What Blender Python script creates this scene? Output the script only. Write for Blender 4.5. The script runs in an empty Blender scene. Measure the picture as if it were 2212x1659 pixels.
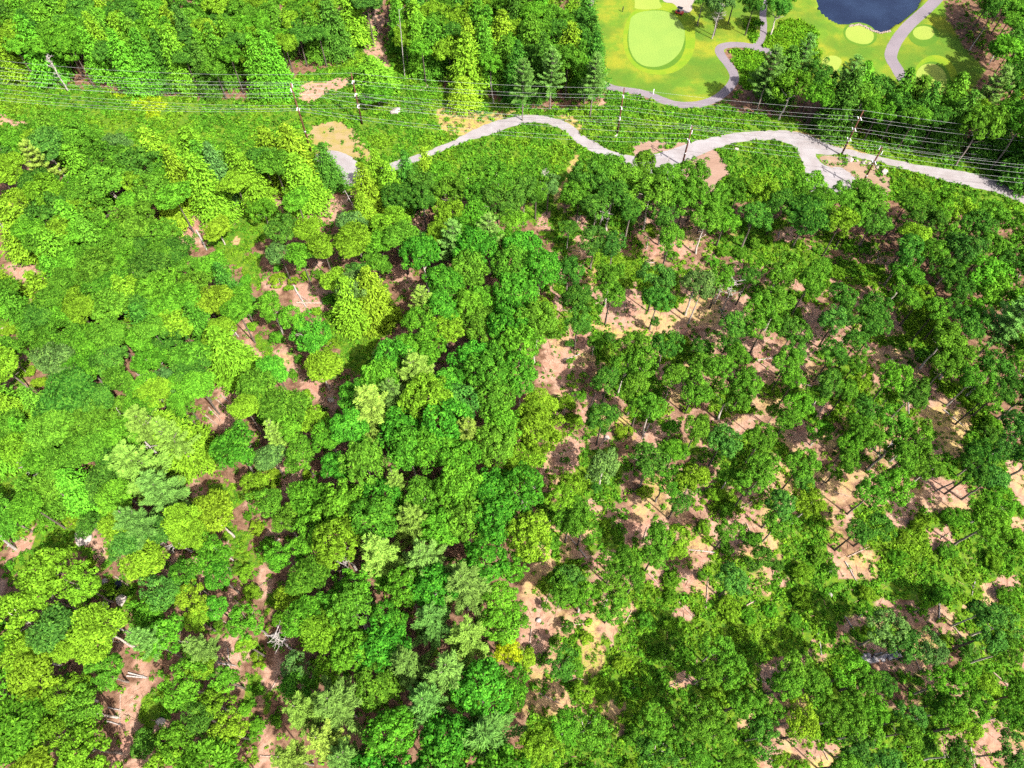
import bpy, bmesh, math, random
import numpy as np
from mathutils import Vector, Matrix

random.seed(11)
rng = np.random.default_rng(11)
S = bpy.context.scene
COL = S.collection

# ------------------------------------------------------------------ camera
CAM_H = 130.0
PITCH = math.radians(31.0)          # axis, away from straight down
F = 710.0                           # focal length in pixels of a 1024 wide frame
cd = bpy.data.cameras.new("camera")
cd.sensor_width = 36.0
cd.lens = 36.0 * F / 1024.0
cd.clip_start = 1.0
cd.clip_end = 6000.0
cam = bpy.data.objects.new("camera", cd)
cam.location = (0, 0, CAM_H)
cam.rotation_euler = (PITCH, 0, 0)
COL.objects.link(cam)
S.camera = cam

KD = 1024.0 / 2212.0

def G(x, y, z=0.0):
    """survey coordinate (2212 wide plan of the photograph) -> point of the place at height z"""
    px, py = x * KD - 512.0, 384.0 - y * KD
    c, s = math.cos(PITCH), math.sin(PITCH)
    d = Vector((px / F, py / F * c + s, py / F * s - c))
    t = (z - CAM_H) / d.z
    return Vector((d.x * t, d.y * t, z))

def depth(p):
    c, s = math.cos(PITCH), math.sin(PITCH)
    return p.y * s + (CAM_H - p.z) * c

def D_of(p):
    c, s = math.cos(PITCH), math.sin(PITCH)
    dz = p[2] - CAM_H
    w = p[1] * s - dz * c
    u = p[0] / w * F + 512.0
    v = 384.0 - (p[1] * c + dz * s) / w * F
    return u / KD, v / KD

OX, OY = (0.0, 737.9, 1474.1), (0.0, 553.0, 1106.0)
CS = 834 / 2212 * 0.8848

def C(i, j, x, y):
    return OX[i] + x * CS, OY[j] + y * CS

def CP(i, j, pts):
    return [C(i, j, x, y) for x, y in pts]

# ------------------------------------------------------------------ numeric helpers
def hashn(ix, iy, seed):
    n = (ix.astype(np.int64) * 374761393 + iy.astype(np.int64) * 668265263 + seed * 1442695041) & 0xFFFFFFFF
    n = ((n ^ (n >> 13)) * 1274126177) & 0xFFFFFFFF
    n = n ^ (n >> 16)
    return (n & 0xFFFF) / 65535.0

def vnoise(x, y, seed=0):
    ix, iy = np.floor(x), np.floor(y)
    fx, fy = x - ix, y - iy
    fx, fy = fx * fx * (3 - 2 * fx), fy * fy * (3 - 2 * fy)
    a, b = hashn(ix, iy, seed), hashn(ix + 1, iy, seed)
    c, d = hashn(ix, iy + 1, seed), hashn(ix + 1, iy + 1, seed)
    return a + (b - a) * fx + (c - a) * fy + (a - b - c + d) * fx * fy

def fbm(x, y, seed=0, o=3):
    x, y = np.asarray(x, float), np.asarray(y, float)
    v, a, t = 0, 0.5, 0
    for k in range(o):
        v = v + a * vnoise(x * 2 ** k, y * 2 ** k, seed + k * 17)
        t += a
        a *= 0.55
    return v / t

def inpoly(px, py, poly):
    px, py = np.asarray(px, float), np.asarray(py, float)
    r = np.zeros(px.shape, bool)
    n = len(poly)
    for i in range(n):
        x1, y1 = poly[i]
        x2, y2 = poly[(i + 1) % n]
        if y1 == y2:
            continue
        cnd = ((y1 > py) != (y2 > py)) & (px < (x2 - x1) * (py - y1) / (y2 - y1) + x1)
        r ^= cnd
    return r

def inany(px, py, polys):
    r = np.zeros(np.shape(px), bool)
    for p in polys:
        xs, ys = [q[0] for q in p], [q[1] for q in p]
        m = (px > min(xs)) & (px < max(xs)) & (py > min(ys)) & (py < max(ys))
        if m.any():
            r |= m & inpoly(px, py, p)
    return r

def Dxy(wx, wy):
    c, s = math.cos(PITCH), math.sin(PITCH)
    w = wy * s + CAM_H * c
    w = np.maximum(w, 1e-3)
    u = wx / w * F + 512.0
    v = 384.0 - (wy * c - CAM_H * s) / w * F
    return u / KD, v / KD

def mesh_from(name, V, faces_flat, nper, mats, face_attr=None):
    """fast mesh from arrays: V (n,3), all faces with nper corners"""
    me = bpy.data.meshes.new(name)
    nf = len(faces_flat) // nper
    me.vertices.add(len(V))
    me.vertices.foreach_set("co", np.asarray(V, np.float32).ravel())
    me.loops.add(len(faces_flat))
    me.loops.foreach_set("vertex_index", np.asarray(faces_flat, np.int32))
    me.polygons.add(nf)
    me.polygons.foreach_set("loop_start", np.arange(0, nf * nper, nper, dtype=np.int32))
    me.polygons.foreach_set("loop_total", np.full(nf, nper, np.int32))
    me.update(calc_edges=True)
    for m in (mats if isinstance(mats, (list, tuple)) else [mats]):
        me.materials.append(m)
    for k, a in (face_attr or {}).items():
        a = np.asarray(a, np.float32)
        if a.ndim == 1:
            at = me.attributes.new(k, 'FLOAT', 'FACE')
            at.data.foreach_set("value", a)
        else:
            at = me.attributes.new(k, 'FLOAT_COLOR', 'FACE')
            c4 = np.ones((len(a), 4), np.float32)
            c4[:, :3] = a
            at.data.foreach_set("color", c4.ravel())
    return me

def link(name, me, parent=None, loc=(0, 0, 0)):
    o = bpy.data.objects.new(name, me)
    o.location = loc
    COL.objects.link(o)
    if parent:
        o.parent = parent
    return o

def bm_obj(name, bm, mat, parent=None, loc=(0, 0, 0), smooth=False):
    me = bpy.data.meshes.new(name)
    bm.to_mesh(me)
    bm.free()
    for m in (mat if isinstance(mat, (list, tuple)) else [mat]):
        me.materials.append(m)
    if smooth:
        for p in me.polygons:
            p.use_smooth = True
    return link(name, me, parent, loc)

def tag(o, label, cat, group=None):
    o["label"] = label
    o["category"] = cat
    if group:
        o["group"] = group
    return o

def struct(o):
    o["kind"] = "structure"
    return o

def stuff(o, label, cat):
    o["kind"] = "stuff"
    o["label"] = label
    o["category"] = cat
    return o

def empty(name, loc, rz=0):
    o = bpy.data.objects.new(name, None)
    o.empty_display_size = 0.5
    o.location = loc
    o.rotation_euler = (0, 0, rz)
    COL.objects.link(o)
    return o

# ------------------------------------------------------------------ materials
def mat_new(name):
    m = bpy.data.materials.new(name)
    m.use_nodes = True
    nt = m.node_tree
    for n in list(nt.nodes):
        nt.nodes.remove(n)
    out = nt.nodes.new("ShaderNodeOutputMaterial")
    return m, nt, out

def nd(nt, t, **kw):
    n = nt.nodes.new(t)
    for k, v in kw.items():
        if k in n.inputs:
            n.inputs[k].default_value = v
        else:
            setattr(n, k, v)
    return n

def mixc(nt, fac, a, b, blend='MIX'):
    n = nt.nodes.new("ShaderNodeMix")
    n.data_type = 'RGBA'
    n.blend_type = blend
    for idx, v in ((0, fac), (6, a), (7, b)):
        if hasattr(v, "is_linked") or hasattr(v, "links"):
            nt.links.new(v, n.inputs[idx])
        elif idx == 0:
            n.inputs[idx].default_value = v
        else:
            n.inputs[idx].default_value = (*v, 1) if len(v) == 3 else v
    return n.outputs[2]

def noise(nt, scale, detail=3, rough=0.6, vec=None):
    n = nd(nt, "ShaderNodeTexNoise", Scale=scale, Detail=detail, Roughness=rough)
    if vec is None:
        g = nt.nodes.new("ShaderNodeNewGeometry")
        vec = g.outputs["Position"]
    nt.links.new(vec, n.inputs["Vector"])
    return n.outputs["Fac"]

def ramp(nt, fac, lo, hi):
    n = nd(nt, "ShaderNodeMapRange")
    n.inputs["From Min"].default_value = lo
    n.inputs["From Max"].default_value = hi
    n.clamp = True
    n.interpolation_type = 'SMOOTHSTEP'
    nt.links.new(fac, n.inputs["Value"])
    return n.outputs["Result"]

def math_(nt, op, a, b):
    n = nt.nodes.new("ShaderNodeMath")
    n.operation = op
    for i, v in enumerate((a, b)):
        if hasattr(v, "is_linked") or hasattr(v, "links"):
            nt.links.new(v, n.inputs[i])
        else:
            n.inputs[i].default_value = v
    return n.outputs[0]

def attr(nt, name, out="Fac"):
    n = nt.nodes.new("ShaderNodeAttribute")
    n.attribute_name = name
    return n.outputs[out]

def finish(nt, out, colr, rough=0.9, spec=0.1, bump=None, bstr=0.3, bdist=0.1):
    p = nd(nt, "ShaderNodeBsdfPrincipled", Roughness=rough)
    p.inputs["Specular IOR Level"].default_value = spec
    if isinstance(colr, tuple):
        p.inputs["Base Color"].default_value = (*colr, 1)
    else:
        nt.links.new(colr, p.inputs["Base Color"])
    if bump is not None:
        b = nd(nt, "ShaderNodeBump", Strength=bstr, Distance=bdist)
        nt.links.new(bump, b.inputs["Height"])
        nt.links.new(b.outputs[0], p.inputs["Normal"])
    nt.links.new(p.outputs[0], out.inputs[0])
    return p

def simple(name, base, var=0.25, scale=3.0, rough=0.85, spec=0.15, bump=0.3, bdist=0.05):
    m, nt, out = mat_new(name)
    f = noise(nt, scale, 4, 0.65)
    a = tuple(max(0, c * (1 - var)) for c in base)
    b = tuple(min(1, c * (1 + var)) for c in base)
    finish(nt, out, mixc(nt, ramp(nt, f, 0.3, 0.7), a, b), rough, spec, f, bump, bdist)
    return m

def leaf_mat(name, per_object=True, trans=0.36, yellow=0.22):
    m, nt, out = mat_new(name)
    if per_object:
        oi = nt.nodes.new("ShaderNodeObjectInfo")
        base = oi.outputs["Color"]
    else:
        base = attr(nt, "leafcol", "Color")
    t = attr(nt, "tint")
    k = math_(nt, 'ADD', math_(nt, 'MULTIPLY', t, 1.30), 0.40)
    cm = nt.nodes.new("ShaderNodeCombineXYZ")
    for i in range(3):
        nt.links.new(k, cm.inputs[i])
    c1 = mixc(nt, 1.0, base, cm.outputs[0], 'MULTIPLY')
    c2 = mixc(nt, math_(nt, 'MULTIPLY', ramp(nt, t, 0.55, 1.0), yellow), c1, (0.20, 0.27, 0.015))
    d = nd(nt, "ShaderNodeBsdfDiffuse", Roughness=0.3)
    tr = nt.nodes.new("ShaderNodeBsdfTranslucent")
    nt.links.new(c2, d.inputs[0])
    nt.links.new(mixc(nt, 1.0, c2, (1.15, 1.1, 0.6), 'MULTIPLY'), tr.inputs[0])
    mx = nd(nt, "ShaderNodeMixShader")
    mx.inputs[0].default_value = trans
    nt.links.new(d.outputs[0], mx.inputs[1])
    nt.links.new(tr.outputs[0], mx.inputs[2])
    nt.links.new(mx.outputs[0], out.inputs[0])
    return m

M_LEAF = leaf_mat("leaf")
M_NEEDLE = leaf_mat("needle", trans=0.2, yellow=0.12)
M_UNDER = leaf_mat("undergrowth_leaf", per_object=False)
M_BARK = simple("bark", (0.15, 0.125, 0.105), 0.4, 5.0)
M_PALEBARK = simple("pale_bark", (0.34, 0.30, 0.26), 0.35, 4.0)
M_DEAD = simple("dead_wood", (0.29, 0.26, 0.245), 0.3, 4.0)
M_LOG = simple("log_bark", (0.27, 0.20, 0.16), 0.4, 3.0)
M_TWIG = simple("twig", (0.27, 0.15, 0.105), 0.5, 2.0)
M_POLE = simple("pole_wood", (0.085, 0.035, 0.022), 0.35, 2.5)
M_INS = simple("insulator", (0.55, 0.55, 0.54), 0.1, 8.0, 0.4, 0.4)
M_WIRE = simple("aluminium_wire", (0.24, 0.245, 0.245), 0.1, 1.0, 0.5, 0.5)
M_ROCK = simple("rock", (0.27, 0.235, 0.21), 0.3, 2.0)
M_DROCK2 = simple("edging_stone", (0.20, 0.155, 0.13), 0.35, 2.0)
M_DROCK = simple("wall_stone", (0.20, 0.185, 0.19), 0.4, 2.0)

def gravel_mat(name, base, alt, bigscale=0.12):
    m, nt, out = mat_new(name)
    a = noise(nt, bigscale, 4, 0.6)
    b = noise(nt, 4.0, 3, 0.7)
    c = mixc(nt, ramp(nt, a, 0.35, 0.65), base, alt)
    c = mixc(nt, math_(nt, 'MULTIPLY', ramp(nt, b, 0.45, 0.75), 0.35), c, tuple(x * 0.72 for x in base))
    finish(nt, out, c, 0.95, 0.05, b, 0.25, 0.05)
    return m

M_GRAVEL = gravel_mat("gravel", (0.225, 0.210, 0.215), (0.185, 0.165, 0.165), 0.25)
M_ASPH = gravel_mat("path_surface", (0.155, 0.132, 0.147), (0.135, 0.116, 0.128))
M_SAND = gravel_mat("sandy_soil", (0.215, 0.155, 0.105), (0.185, 0.12, 0.085), 0.25)
M_TAN = gravel_mat("tan_soil", (0.225, 0.165, 0.09), (0.19, 0.155, 0.045), 0.4)
M_PINK = gravel_mat("pink_soil", (0.215, 0.142, 0.108), (0.19, 0.12, 0.088), 0.25)
M_BUNKER = gravel_mat("bunker_sand", (0.25, 0.215, 0.195), (0.225, 0.195, 0.17), 0.2)

def turf_mat(name, a, b, c, stripes=0.0, s1=0.12):
    m, nt, out = mat_new(name)
    f = noise(nt, s1, 4, 0.62)
    g = noise(nt, 1.6, 3, 0.7)
    col = mixc(nt, ramp(nt, f, 0.36, 0.62), a, b)
    col = mixc(nt, math_(nt, 'MULTIPLY', ramp(nt, g, 0.45, 0.8), 0.6), col, c)
    if stripes:
        w = nd(nt, "ShaderNodeTexWave", Scale=0.35, Distortion=0.6)
        geo = nt.nodes.new("ShaderNodeNewGeometry")
        nt.links.new(geo.outputs["Position"], w.inputs["Vector"])
        col = mixc(nt, math_(nt, 'MULTIPLY', w.outputs["Fac"], stripes), col, tuple(x * 0.8 for x in a))
    finish(nt, out, col, 0.95, 0.03, g, 0.3, 0.05)
    return m

M_GREEN = turf_mat("putting_turf", (0.135, 0.21, 0.04), (0.15, 0.22, 0.042), (0.125, 0.20, 0.038), 0.12)
M_TEE = turf_mat("tee_turf", (0.165, 0.215, 0.038), (0.18, 0.222, 0.042), (0.15, 0.205, 0.035))
M_COLLAR = turf_mat("collar_turf", (0.105, 0.18, 0.012), (0.145, 0.19, 0.014), (0.075, 0.145, 0.012), 0, 0.2)
M_DCOLLAR = turf_mat("deep_collar_turf", (0.055, 0.12, 0.013), (0.07, 0.13, 0.013), (0.045, 0.10, 0.013), 0, 0.2)

# water
def water_mat():
    m, nt, out = mat_new("pond_water")
    f = noise(nt, 0.09, 4, 0.6)
    w = noise(nt, 1.2, 3, 0.6)
    c = mixc(nt, ramp(nt, f, 0.35, 0.7), (0.006, 0.010, 0.026), (0.011, 0.019, 0.042))
    p = finish(nt, out, c, 0.15, 0.3, w, 0.12, 0.05)
    return m
M_WATER = water_mat()
m_, nt_, out_ = mat_new("stream_water")
finish(nt_, out_, (0.006, 0.007, 0.008), 0.15, 0.4, noise(nt_, 2.0), 0.1, 0.05)
M_STREAM = m_

# ------------------------------------------------------------------ survey polygons
DIRT = []
for ij, polys in {
    (0, 0): [[(1115, 1270), (1350, 1290), (1340, 1480), (1330, 1620), (1200, 1590), (1150, 1500)],
             [(1430, 1330), (1640, 1245), (1840, 1240), (1890, 1330), (1850, 1400), (1650, 1340), (1430, 1400)],
             [(1900, 1370), (2060, 1290), (2240, 1280), (2240, 1440), (1950, 1450)],
             [(-60, 700), (90, 760), (185, 840), (120, 830), (-60, 800)],
             [(1910, 590), (2000, 540), (2240, 500), (2240, 570), (2000, 665), (1910, 640)],
             [(1500, 1520), (1560, 1530), (1540, 1590), (1490, 1570)]],
    (1, 0): [[(140, 190), (210, 40), (300, 120), (240, 260), (310, 460), (240, 450), (150, 420), (170, 250)],
             [(380, 1340), (520, 1370), (580, 1540), (480, 1510)],
             [(1245, 1440), (1320, 1350), (1345, 1500), (1260, 1500)],
             [(1490, 1390), (1600, 1410), (1570, 1510)],
             [(1640, 660), (1720, 630), (1710, 700), (1640, 705)],
             [(620, 170), (680, 210), (640, 240)], [(930, 120), (990, 40), (1090, 20), (990, 170)],
             [(1440, 1600), (1560, 1540), (1600, 1660), (1470, 1660)],
             [(2040, 1480), (2230, 1540), (2230, 1660), (1960, 1640)]],
    (2, 0): [[(0, 1500), (120, 1430), (160, 1500), (90, 1640), (0, 1650)],
             [(560, 1480), (740, 1430), (800, 1460), (700, 1540), (600, 1580)],
             [(1180, 1620), (1290, 1600), (1300, 1660), (1180, 1660)]],
    (0, 1): [[(30, 60), (150, 20), (300, 140), (250, 170), (80, 170)],
             [(100, 860), (200, 820), (280, 920), (240, 980), (140, 940)],
             [(1540, 470), (1600, 400), (1660, 540), (1685, 690), (1640, 720), (1580, 600)],
             [(1430, 760), (1600, 720), (1640, 780), (1540, 880), (1560, 1000), (1500, 1090), (1340, 1100), (1420, 1000), (1380, 860)],
             [(1780, 590), (1850, 560), (1920, 680), (1960, 800), (2190, 840), (2180, 980), (2080, 1010), (1990, 850), (1890, 750)],
             [(1130, 1330), (1200, 1240), (1330, 1250), (1340, 1330), (1260, 1400), (1370, 1540), (1300, 1570), (1190, 1440)],
             [(1770, 1370), (1900, 1340), (1960, 1170), (1935, 1400), (1900, 1500), (1870, 1590), (1770, 1600), (1850, 1500)],
             [(1720, 140), (1850, 180), (1830, 260), (1740, 210)],
             [(1890, 170), (2100, 180), (2170, 340), (1930, 330)], [(1990, 50), (2100, 50), (2080, 150)],
             [(1530, 1600), (1580, 1500), (1600, 1640)], [(180, 250), (230, 300), (220, 380), (160, 330)]],
    (0, 2): [[(40, 310), (60, 160), (200, 100), (260, 80), (170, 220), (80, 320)],
             [(500, 200), (560, 150), (690, 150), (700, 320), (620, 320)],
             [(1075, 230), (1140, 250), (1130, 430), (1060, 430)],
             [(1240, 300), (1330, 270), (1350, 400), (1270, 410)],
             [(1360, 220), (1440, 185), (1520, 310), (1440, 290)],
             [(1640, 400), (1680, 345), (1790, 420), (1750, 480), (1720, 630), (1660, 500)],
             [(1490, 500), (1570, 440), (1565, 640), (1475, 665)],
             [(1815, 720), (1900, 690), (1965, 860), (1815, 940)],
             [(1440, 820), (1560, 795), (1605, 920), (1570, 1020), (1590, 1140), (1560, 1190), (1430, 1100), (1415, 920)],
             [(680, 900), (820, 820), (880, 735), (900, 850), (700, 900)],
             [(820, 950), (900, 930), (985, 1040), (965, 1190), (925, 1210), (935, 1350), (890, 1480), (830, 1600), (850, 1680), (710, 1680), (760, 1480), (700, 1400), (740, 1160), (900, 1080)],
             [(1680, 960), (1850, 930), (1860, 1080), (1750, 1120), (1755, 1300), (1690, 1290)],
             [(1660, 1440), (1760, 1390), (1770, 1690), (1660, 1690)],
             [(-60, 440), (40, 470), (65, 600), (-60, 640)],
             [(1720, 130), (1830, 130), (1820, 255), (1750, 220)],
             [(1020, 1340), (1070, 1350), (1060, 1400), (1020, 1390)], [(880, 1550), (1060, 1600), (1000, 1690), (860, 1690)]],
    (1, 1): [[(1330, 330), (1400, 190), (1480, 300), (1450, 420), (1400, 450)],
             [(1310, 540), (1500, 500), (1600, 480), (1650, 680), (1480, 780), (1360, 870), (1295, 800)],
             [(1760, 220), (1900, 160), (1960, 260), (2000, 360), (2230, 330), (2230, 490), (1900, 490), (1750, 470), (1670, 380)],
             [(1590, 200), (1640, 150), (1700, 300), (1760, 460), (1700, 460)],
             [(1290, 1410), (1380, 1170), (1540, 1170), (1550, 1330), (1400, 1440)],
             [(1880, 1100), (2080, 1040), (2120, 1150), (1980, 1240), (1900, 1230)],
             [(1930, 0), (2050, 0), (2000, 70), (1940, 80)], [(1570, 1550), (1670, 1570), (1690, 1650), (1590, 1650)],
             [(2010, 680), (2120, 690), (2090, 810), (2010, 800)], [(1530, 870), (1690, 890), (1710, 970), (1570, 1010)],
             [(310, 90), (420, 60), (480, 210), (340, 220)], [(1200, 1400), (1250, 1350), (1230, 1430)],
             [(1600, 1150), (1750, 1140), (1740, 1220), (1620, 1220)]],
    (2, 1): [[(-20, 330), (110, 260), (400, 240), (430, 360), (250, 480), (60, 470)],
             [(740, 300), (880, 300), (910, 400), (910, 610), (810, 640), (800, 450)],
             [(430, 580), (560, 560), (650, 640), (600, 770), (560, 860), (430, 770)],
             [(1330, 450), (1420, 420), (1490, 520), (1360, 530)],
             [(1200, 530), (1400, 590), (1540, 650), (1650, 740), (1580, 830), (1480, 730), (1250, 680)],
             [(1530, 940), (1680, 830), (1770, 920), (1810, 1040), (1840, 1120), (1820, 1290), (1700, 1320), (1640, 1190), (1530, 1020)],
             [(840, 980), (960, 950), (990, 1020), (900, 1060)], [(720, 850), (840, 810), (830, 910)],
             [(1180, -10), (1410, 20), (1390, 100), (1240, 70)], [(970, 120), (1050, 150), (1030, 210)],
             [(630, 1100), (780, 1070), (870, 1180), (740, 1290), (630, 1250)],
             [(200, 1050), (480, 1000), (510, 1130), (340, 1180)],
             [(1370, 1550), (1460, 1550), (1470, 1670), (1370, 1670)],
             [(900, 1490), (1060, 1470), (1050, 1590), (920, 1610)],
             [(1550, 1470), (1840, 1490), (1860, 1660), (1600, 1660)],
             [(2120, 1330), (2300, 1330), (2300, 1620), (2140, 1570)],
             [(960, 540), (1060, 500), (1080, 560), (980, 590)], [(1430, 950), (1500, 960), (1480, 1000), (1410, 1000)],
             [(690, 150), (740, 140), (760, 240), (690, 220)], [(480, 150), (560, 150), (540, 200)],
             [(1220, 1210), (1320, 1200), (1280, 1280)], [(400, 1560), (480, 1560), (470, 1680), (400, 1680)]],
    (2, 2): [[(1340, 20), (1420, -10), (1480, 60), (1400, 130)], [(1550, 130), (1700, 110), (1770, 200), (1640, 300)],
             [(990, 390), (1060, 260), (1140, 340), (1150, 450), (1060, 450)],
             [(1110, 280), (1190, 215), (1280, 270), (1150, 310)],
             [(1860, 580), (2050, 390), (2170, 410), (2060, 550), (1800, 650)],
             [(1010, 810), (1150, 750), (1120, 690), (1205, 690), (1200, 810)],
             [(430, 1020), (520, 1010), (650, 1200), (520, 1150)], [(-20, 1170), (90, 970), (90, 1140)],
             [(1210, 890), (1400, 900), (1650, 1000), (1300, 1050)], [(320, 1340), (500, 1320), (490, 1400), (370, 1410)],
             [(800, 1530), (960, 1440), (1080, 1510), (800, 1570)], [(1540, 640), (1640, 640), (1800, 690), (1700, 720)],
             [(60, 240), (180, 160), (250, 230), (130, 330)], [(2000, 1060), (2150, 1080), (2120, 1140)],
             [(1790, 1480), (1970, 1560), (1900, 1620)], [(90, 480), (200, 430), (210, 610), (150, 570)],
             [(640, 480), (690, 440), (680, 520)], [(0, 640), (60, 630), (60, 720), (0, 720)], [(830, 790), (920, 820), (900, 870)],
             [(400, 140), (520, 130), (620, 190), (520, 230)], [(2130, 60), (2300, 0), (2300, 130), (2150, 150)],
             [(1760, 780), (1840, 740), (1880, 860), (1790, 860)]],
    (1, 2): [[(1170, 560), (1250, 230), (1300, 220), (1390, 330), (1260, 510), (1300, 560), (1390, 630), (1460, 800), (1350, 890), (1180, 770)],
             [(1380, 180), (1500, 90), (1650, 140), (1600, 330), (1420, 350)],
             [(1430, 620), (1530, 720), (1545, 820), (1480, 770)], [(1690, 690), (1830, 630), (1910, 510), (1870, 690), (1760, 890)],
             [(1120, 850), (1230, 770), (1220, 900)], [(1240, 1140), (1380, 1110), (1510, 1250), (1400, 1300), (1250, 1260)],
             [(2080, 1060), (2240, 990), (2240, 1190), (2120, 1160)], [(2100, 640), (2240, 610), (2240, 730)],
             [(1850, 170), (1930, 0), (2000, 30), (1970, 250)], [(1300, 1080), (1550, 990), (1550, 1110)],
             [(1930, 320), (2060, 330), (2070, 480), (1990, 480)], [(1230, 60), (1380, 40), (1460, 130), (1260, 110)]],
}.items():
    for p in polys:
        DIRT.append(CP(*ij, p))

GRASS = []
for ij, polys in {
    (0, 0): [[(1350, 1330), (1850, 1330), (1860, 1440), (1620, 1600), (1560, 1660), (1380, 1660), (1350, 1500)]],
    (0, 1): [[(1390, 0), (1700, 0), (1720, 150), (1680, 230), (1560, 130)], [(2060, 370), (2230, 390), (2230, 620), (2140, 560)],
             [(1680, 480), (1760, 560), (1790, 700), (1700, 690)], [(1350, 1470), (1530, 1440), (1560, 1600), (1440, 1640)],
             [(100, 420), (250, 440), (230, 560), (110, 560)], [(130, 560), (180, 800), (290, 900), (270, 990), (120, 850)],
             [(-60, 1400), (150, 1390), (180, 1560), (-60, 1570)], [(1940, 1420), (2040, 1480), (2000, 1670), (1930, 1600)],
             [(1750, 640), (1900, 620), (1890, 700), (1800, 740)], [(0, 400), (90, 380), (60, 480), (-60, 480)]],
    (1, 1): [[(-20, 380), (200, 420), (250, 350), (400, 370), (230, 600), (130, 800), (-20, 740)]],
    (0, 2): [[(230, 80), (500, 60), (480, 200), (620, 320), (350, 240), (150, 380), (20, 500)],
             [(1450, 60), (1650, 100), (1600, 260), (1800, 320), (1620, 360), (1540, 450), (1480, 180)],
             [(930, 1220), (1080, 1050), (1100, 1300), (1080, 1450), (900, 1600)],
             [(1570, 1050), (1680, 960), (1670, 1200), (1640, 1450), (1600, 1600), (1580, 1680), (1660, 1680)],
             [(1740, 1200), (1790, 1140), (1760, 1500)],
             [(690, 150), (760, 250), (720, 430), (680, 300)], [(740, 420), (830, 430), (870, 640), (780, 640)],
             [(1700, 500), (1880, 520), (1850, 640), (1720, 640)], [(860, 640), (900, 940), (960, 960), (930, 700)]],
    (1, 0): [[(1190, 1330), (1400, 1250), (1440, 1400), (1400, 1600), (1260, 1500)], [(1400, 1150), (1470, 1130), (1450, 1260), (1390, 1260)]],
}.items():
    for p in polys:
        GRASS.append(CP(*ij, p))

LUSH = [CP(2, 2, [(640, 150), (900, 130), (1000, 330), (1150, 460), (1300, 430), (1300, 200), (1560, 130), (1800, 330), (2020, 380), (1850, 590), (1500, 640), (1250, 560), (1000, 700), (900, 920), (450, 920), (-40, 940), (-40, 720), (400, 600), (640, 480)]),
        CP(1, 2, [(1680, 850), (1900, 640), (2212, 720), (2212, 1000), (1900, 1200), (1680, 1180)]),
        CP(2, 1, [(1050, 40), (1300, 60), (1350, 160), (1100, 170), (1000, 90)]),
        CP(2, 1, [(1400, 300), (1520, 480), (1620, 620), (1560, 640), (1470, 540)]),
        CP(2, 1, [(1840, 1100), (2000, 1050), (2080, 1200), (1860, 1260)]),
        CP(2, 2, [(1800, 120), (2200, 60), (2300, 350), (2050, 330)]),
        CP(1, 1, [(1620, 460), (1760, 600), (1800, 720), (1680, 700)]),
        CP(1, 2, [(1440, 820), (1600, 740), (1680, 900), (1680, 1180), (1500, 1260), (1420, 1100)])]

YELLOWP = [CP(0, 0, [(840, 690), (890, 600), (1090, 660), (1050, 740), (950, 750), (900, 690)]),
           CP(0, 0, [(710, 620), (800, 610), (860, 640), (760, 650)])]
STRAW = [CP(1, 0, [(610, 700), (700, 690), (930, 730), (1150, 730), (900, 830), (740, 900), (620, 830)]),
         CP(1, 0, [(1480, 960), (1560, 1000), (1500, 1150), (1430, 1300), (1400, 1400), (1380, 1300), (1460, 1100)]),
         CP(1, 0, [(1180, 720), (1480, 740), (1600, 820), (1560, 850), (1380, 745)]),
         CP(1, 1, [(1590, 430), (1760, 470), (1900, 490), (1850, 560), (1640, 500)]),
         CP(1, 1, [(1790, 1040), (1880, 1060), (1880, 1190), (1780, 1180)]),
         CP(1, 2, [(1590, 720), (1680, 700), (1690, 1180), (1600, 1180), (1560, 850)]),
         CP(1, 2, [(1640, 1180), (1690, 1180), (1720, 1300), (1640, 1300)]),
         CP(2, 2, [(700, 1540), (1070, 1500), (1040, 1660), (640, 1680)]),
         CP(2, 1, [(1540, 1000), (1830, 1040), (1800, 1280), (1700, 1310)]),
         CP(2, 0, [(560, 810), (700, 830), (900, 870), (860, 900), (690, 850)]),
         CP(2, 0, [(940, 930), (1060, 930), (1290, 1010), (1280, 1030), (1050, 980)]),
         CP(2, 0, [(1760, 360), (1900, 400), (1960, 460), (1880, 540), (1800, 600), (1790, 480)]),
         CP(0, 0, [(2010, 810), (2212, 790), (2212, 1000), (2030, 990)])]

CORRIDOR = [(-120, 160), (290, 200), (600, 222), (640, 165), (740, 140), (770, 95), (880, 110), (960, 190), (1180, 240), (1300, 225), (1330, 190), (1450, 225),
            (1560, 235), (1640, 250), (1760, 270), (1900, 300), (2330, 390), (2330, 490), (1900, 430), (1700, 440), (1550, 440), (1400, 420), (1250, 440),
            (900, 420), (850, 400), (680, 420), (560, 350), (300, 340), (-120, 310)]
CLEARING = [(1190, 480), (1250, 430), (1700, 470), (1900, 530), (2000, 640), (2120, 830), (2200, 1000), (2330, 1150), (2330, 1760), (1120, 1760), (1120, 1450), (1120, 1300), (1150, 1200), (1190, 900), (1180, 700)]
GOLF = [(1258, -60), (1268, 60), (1290, 165), (1325, 187), (1375, 194), (1430, 212), (1480, 224), (1545, 217), (1578, 180), (1582, 150), (1560, 118), (1575, 100), (1640, 100), (1700, 140), (1800, 200), (2000, 230), (2060, 240), (2100, 195), (2130, 150), (2080, 100), (2045, 40), (2030, -60)]
ROUGH = [[(1572, 108), (1650, 112), (1660, 190), (1600, 190), (1592, 150)], [(1640, 95), (1662, 62), (1720, 42), (1762, 70), (1765, 120), (1700, 130)],
         [(1608, 45), (1636, 40), (1638, 80), (1620, 95)]]
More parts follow.
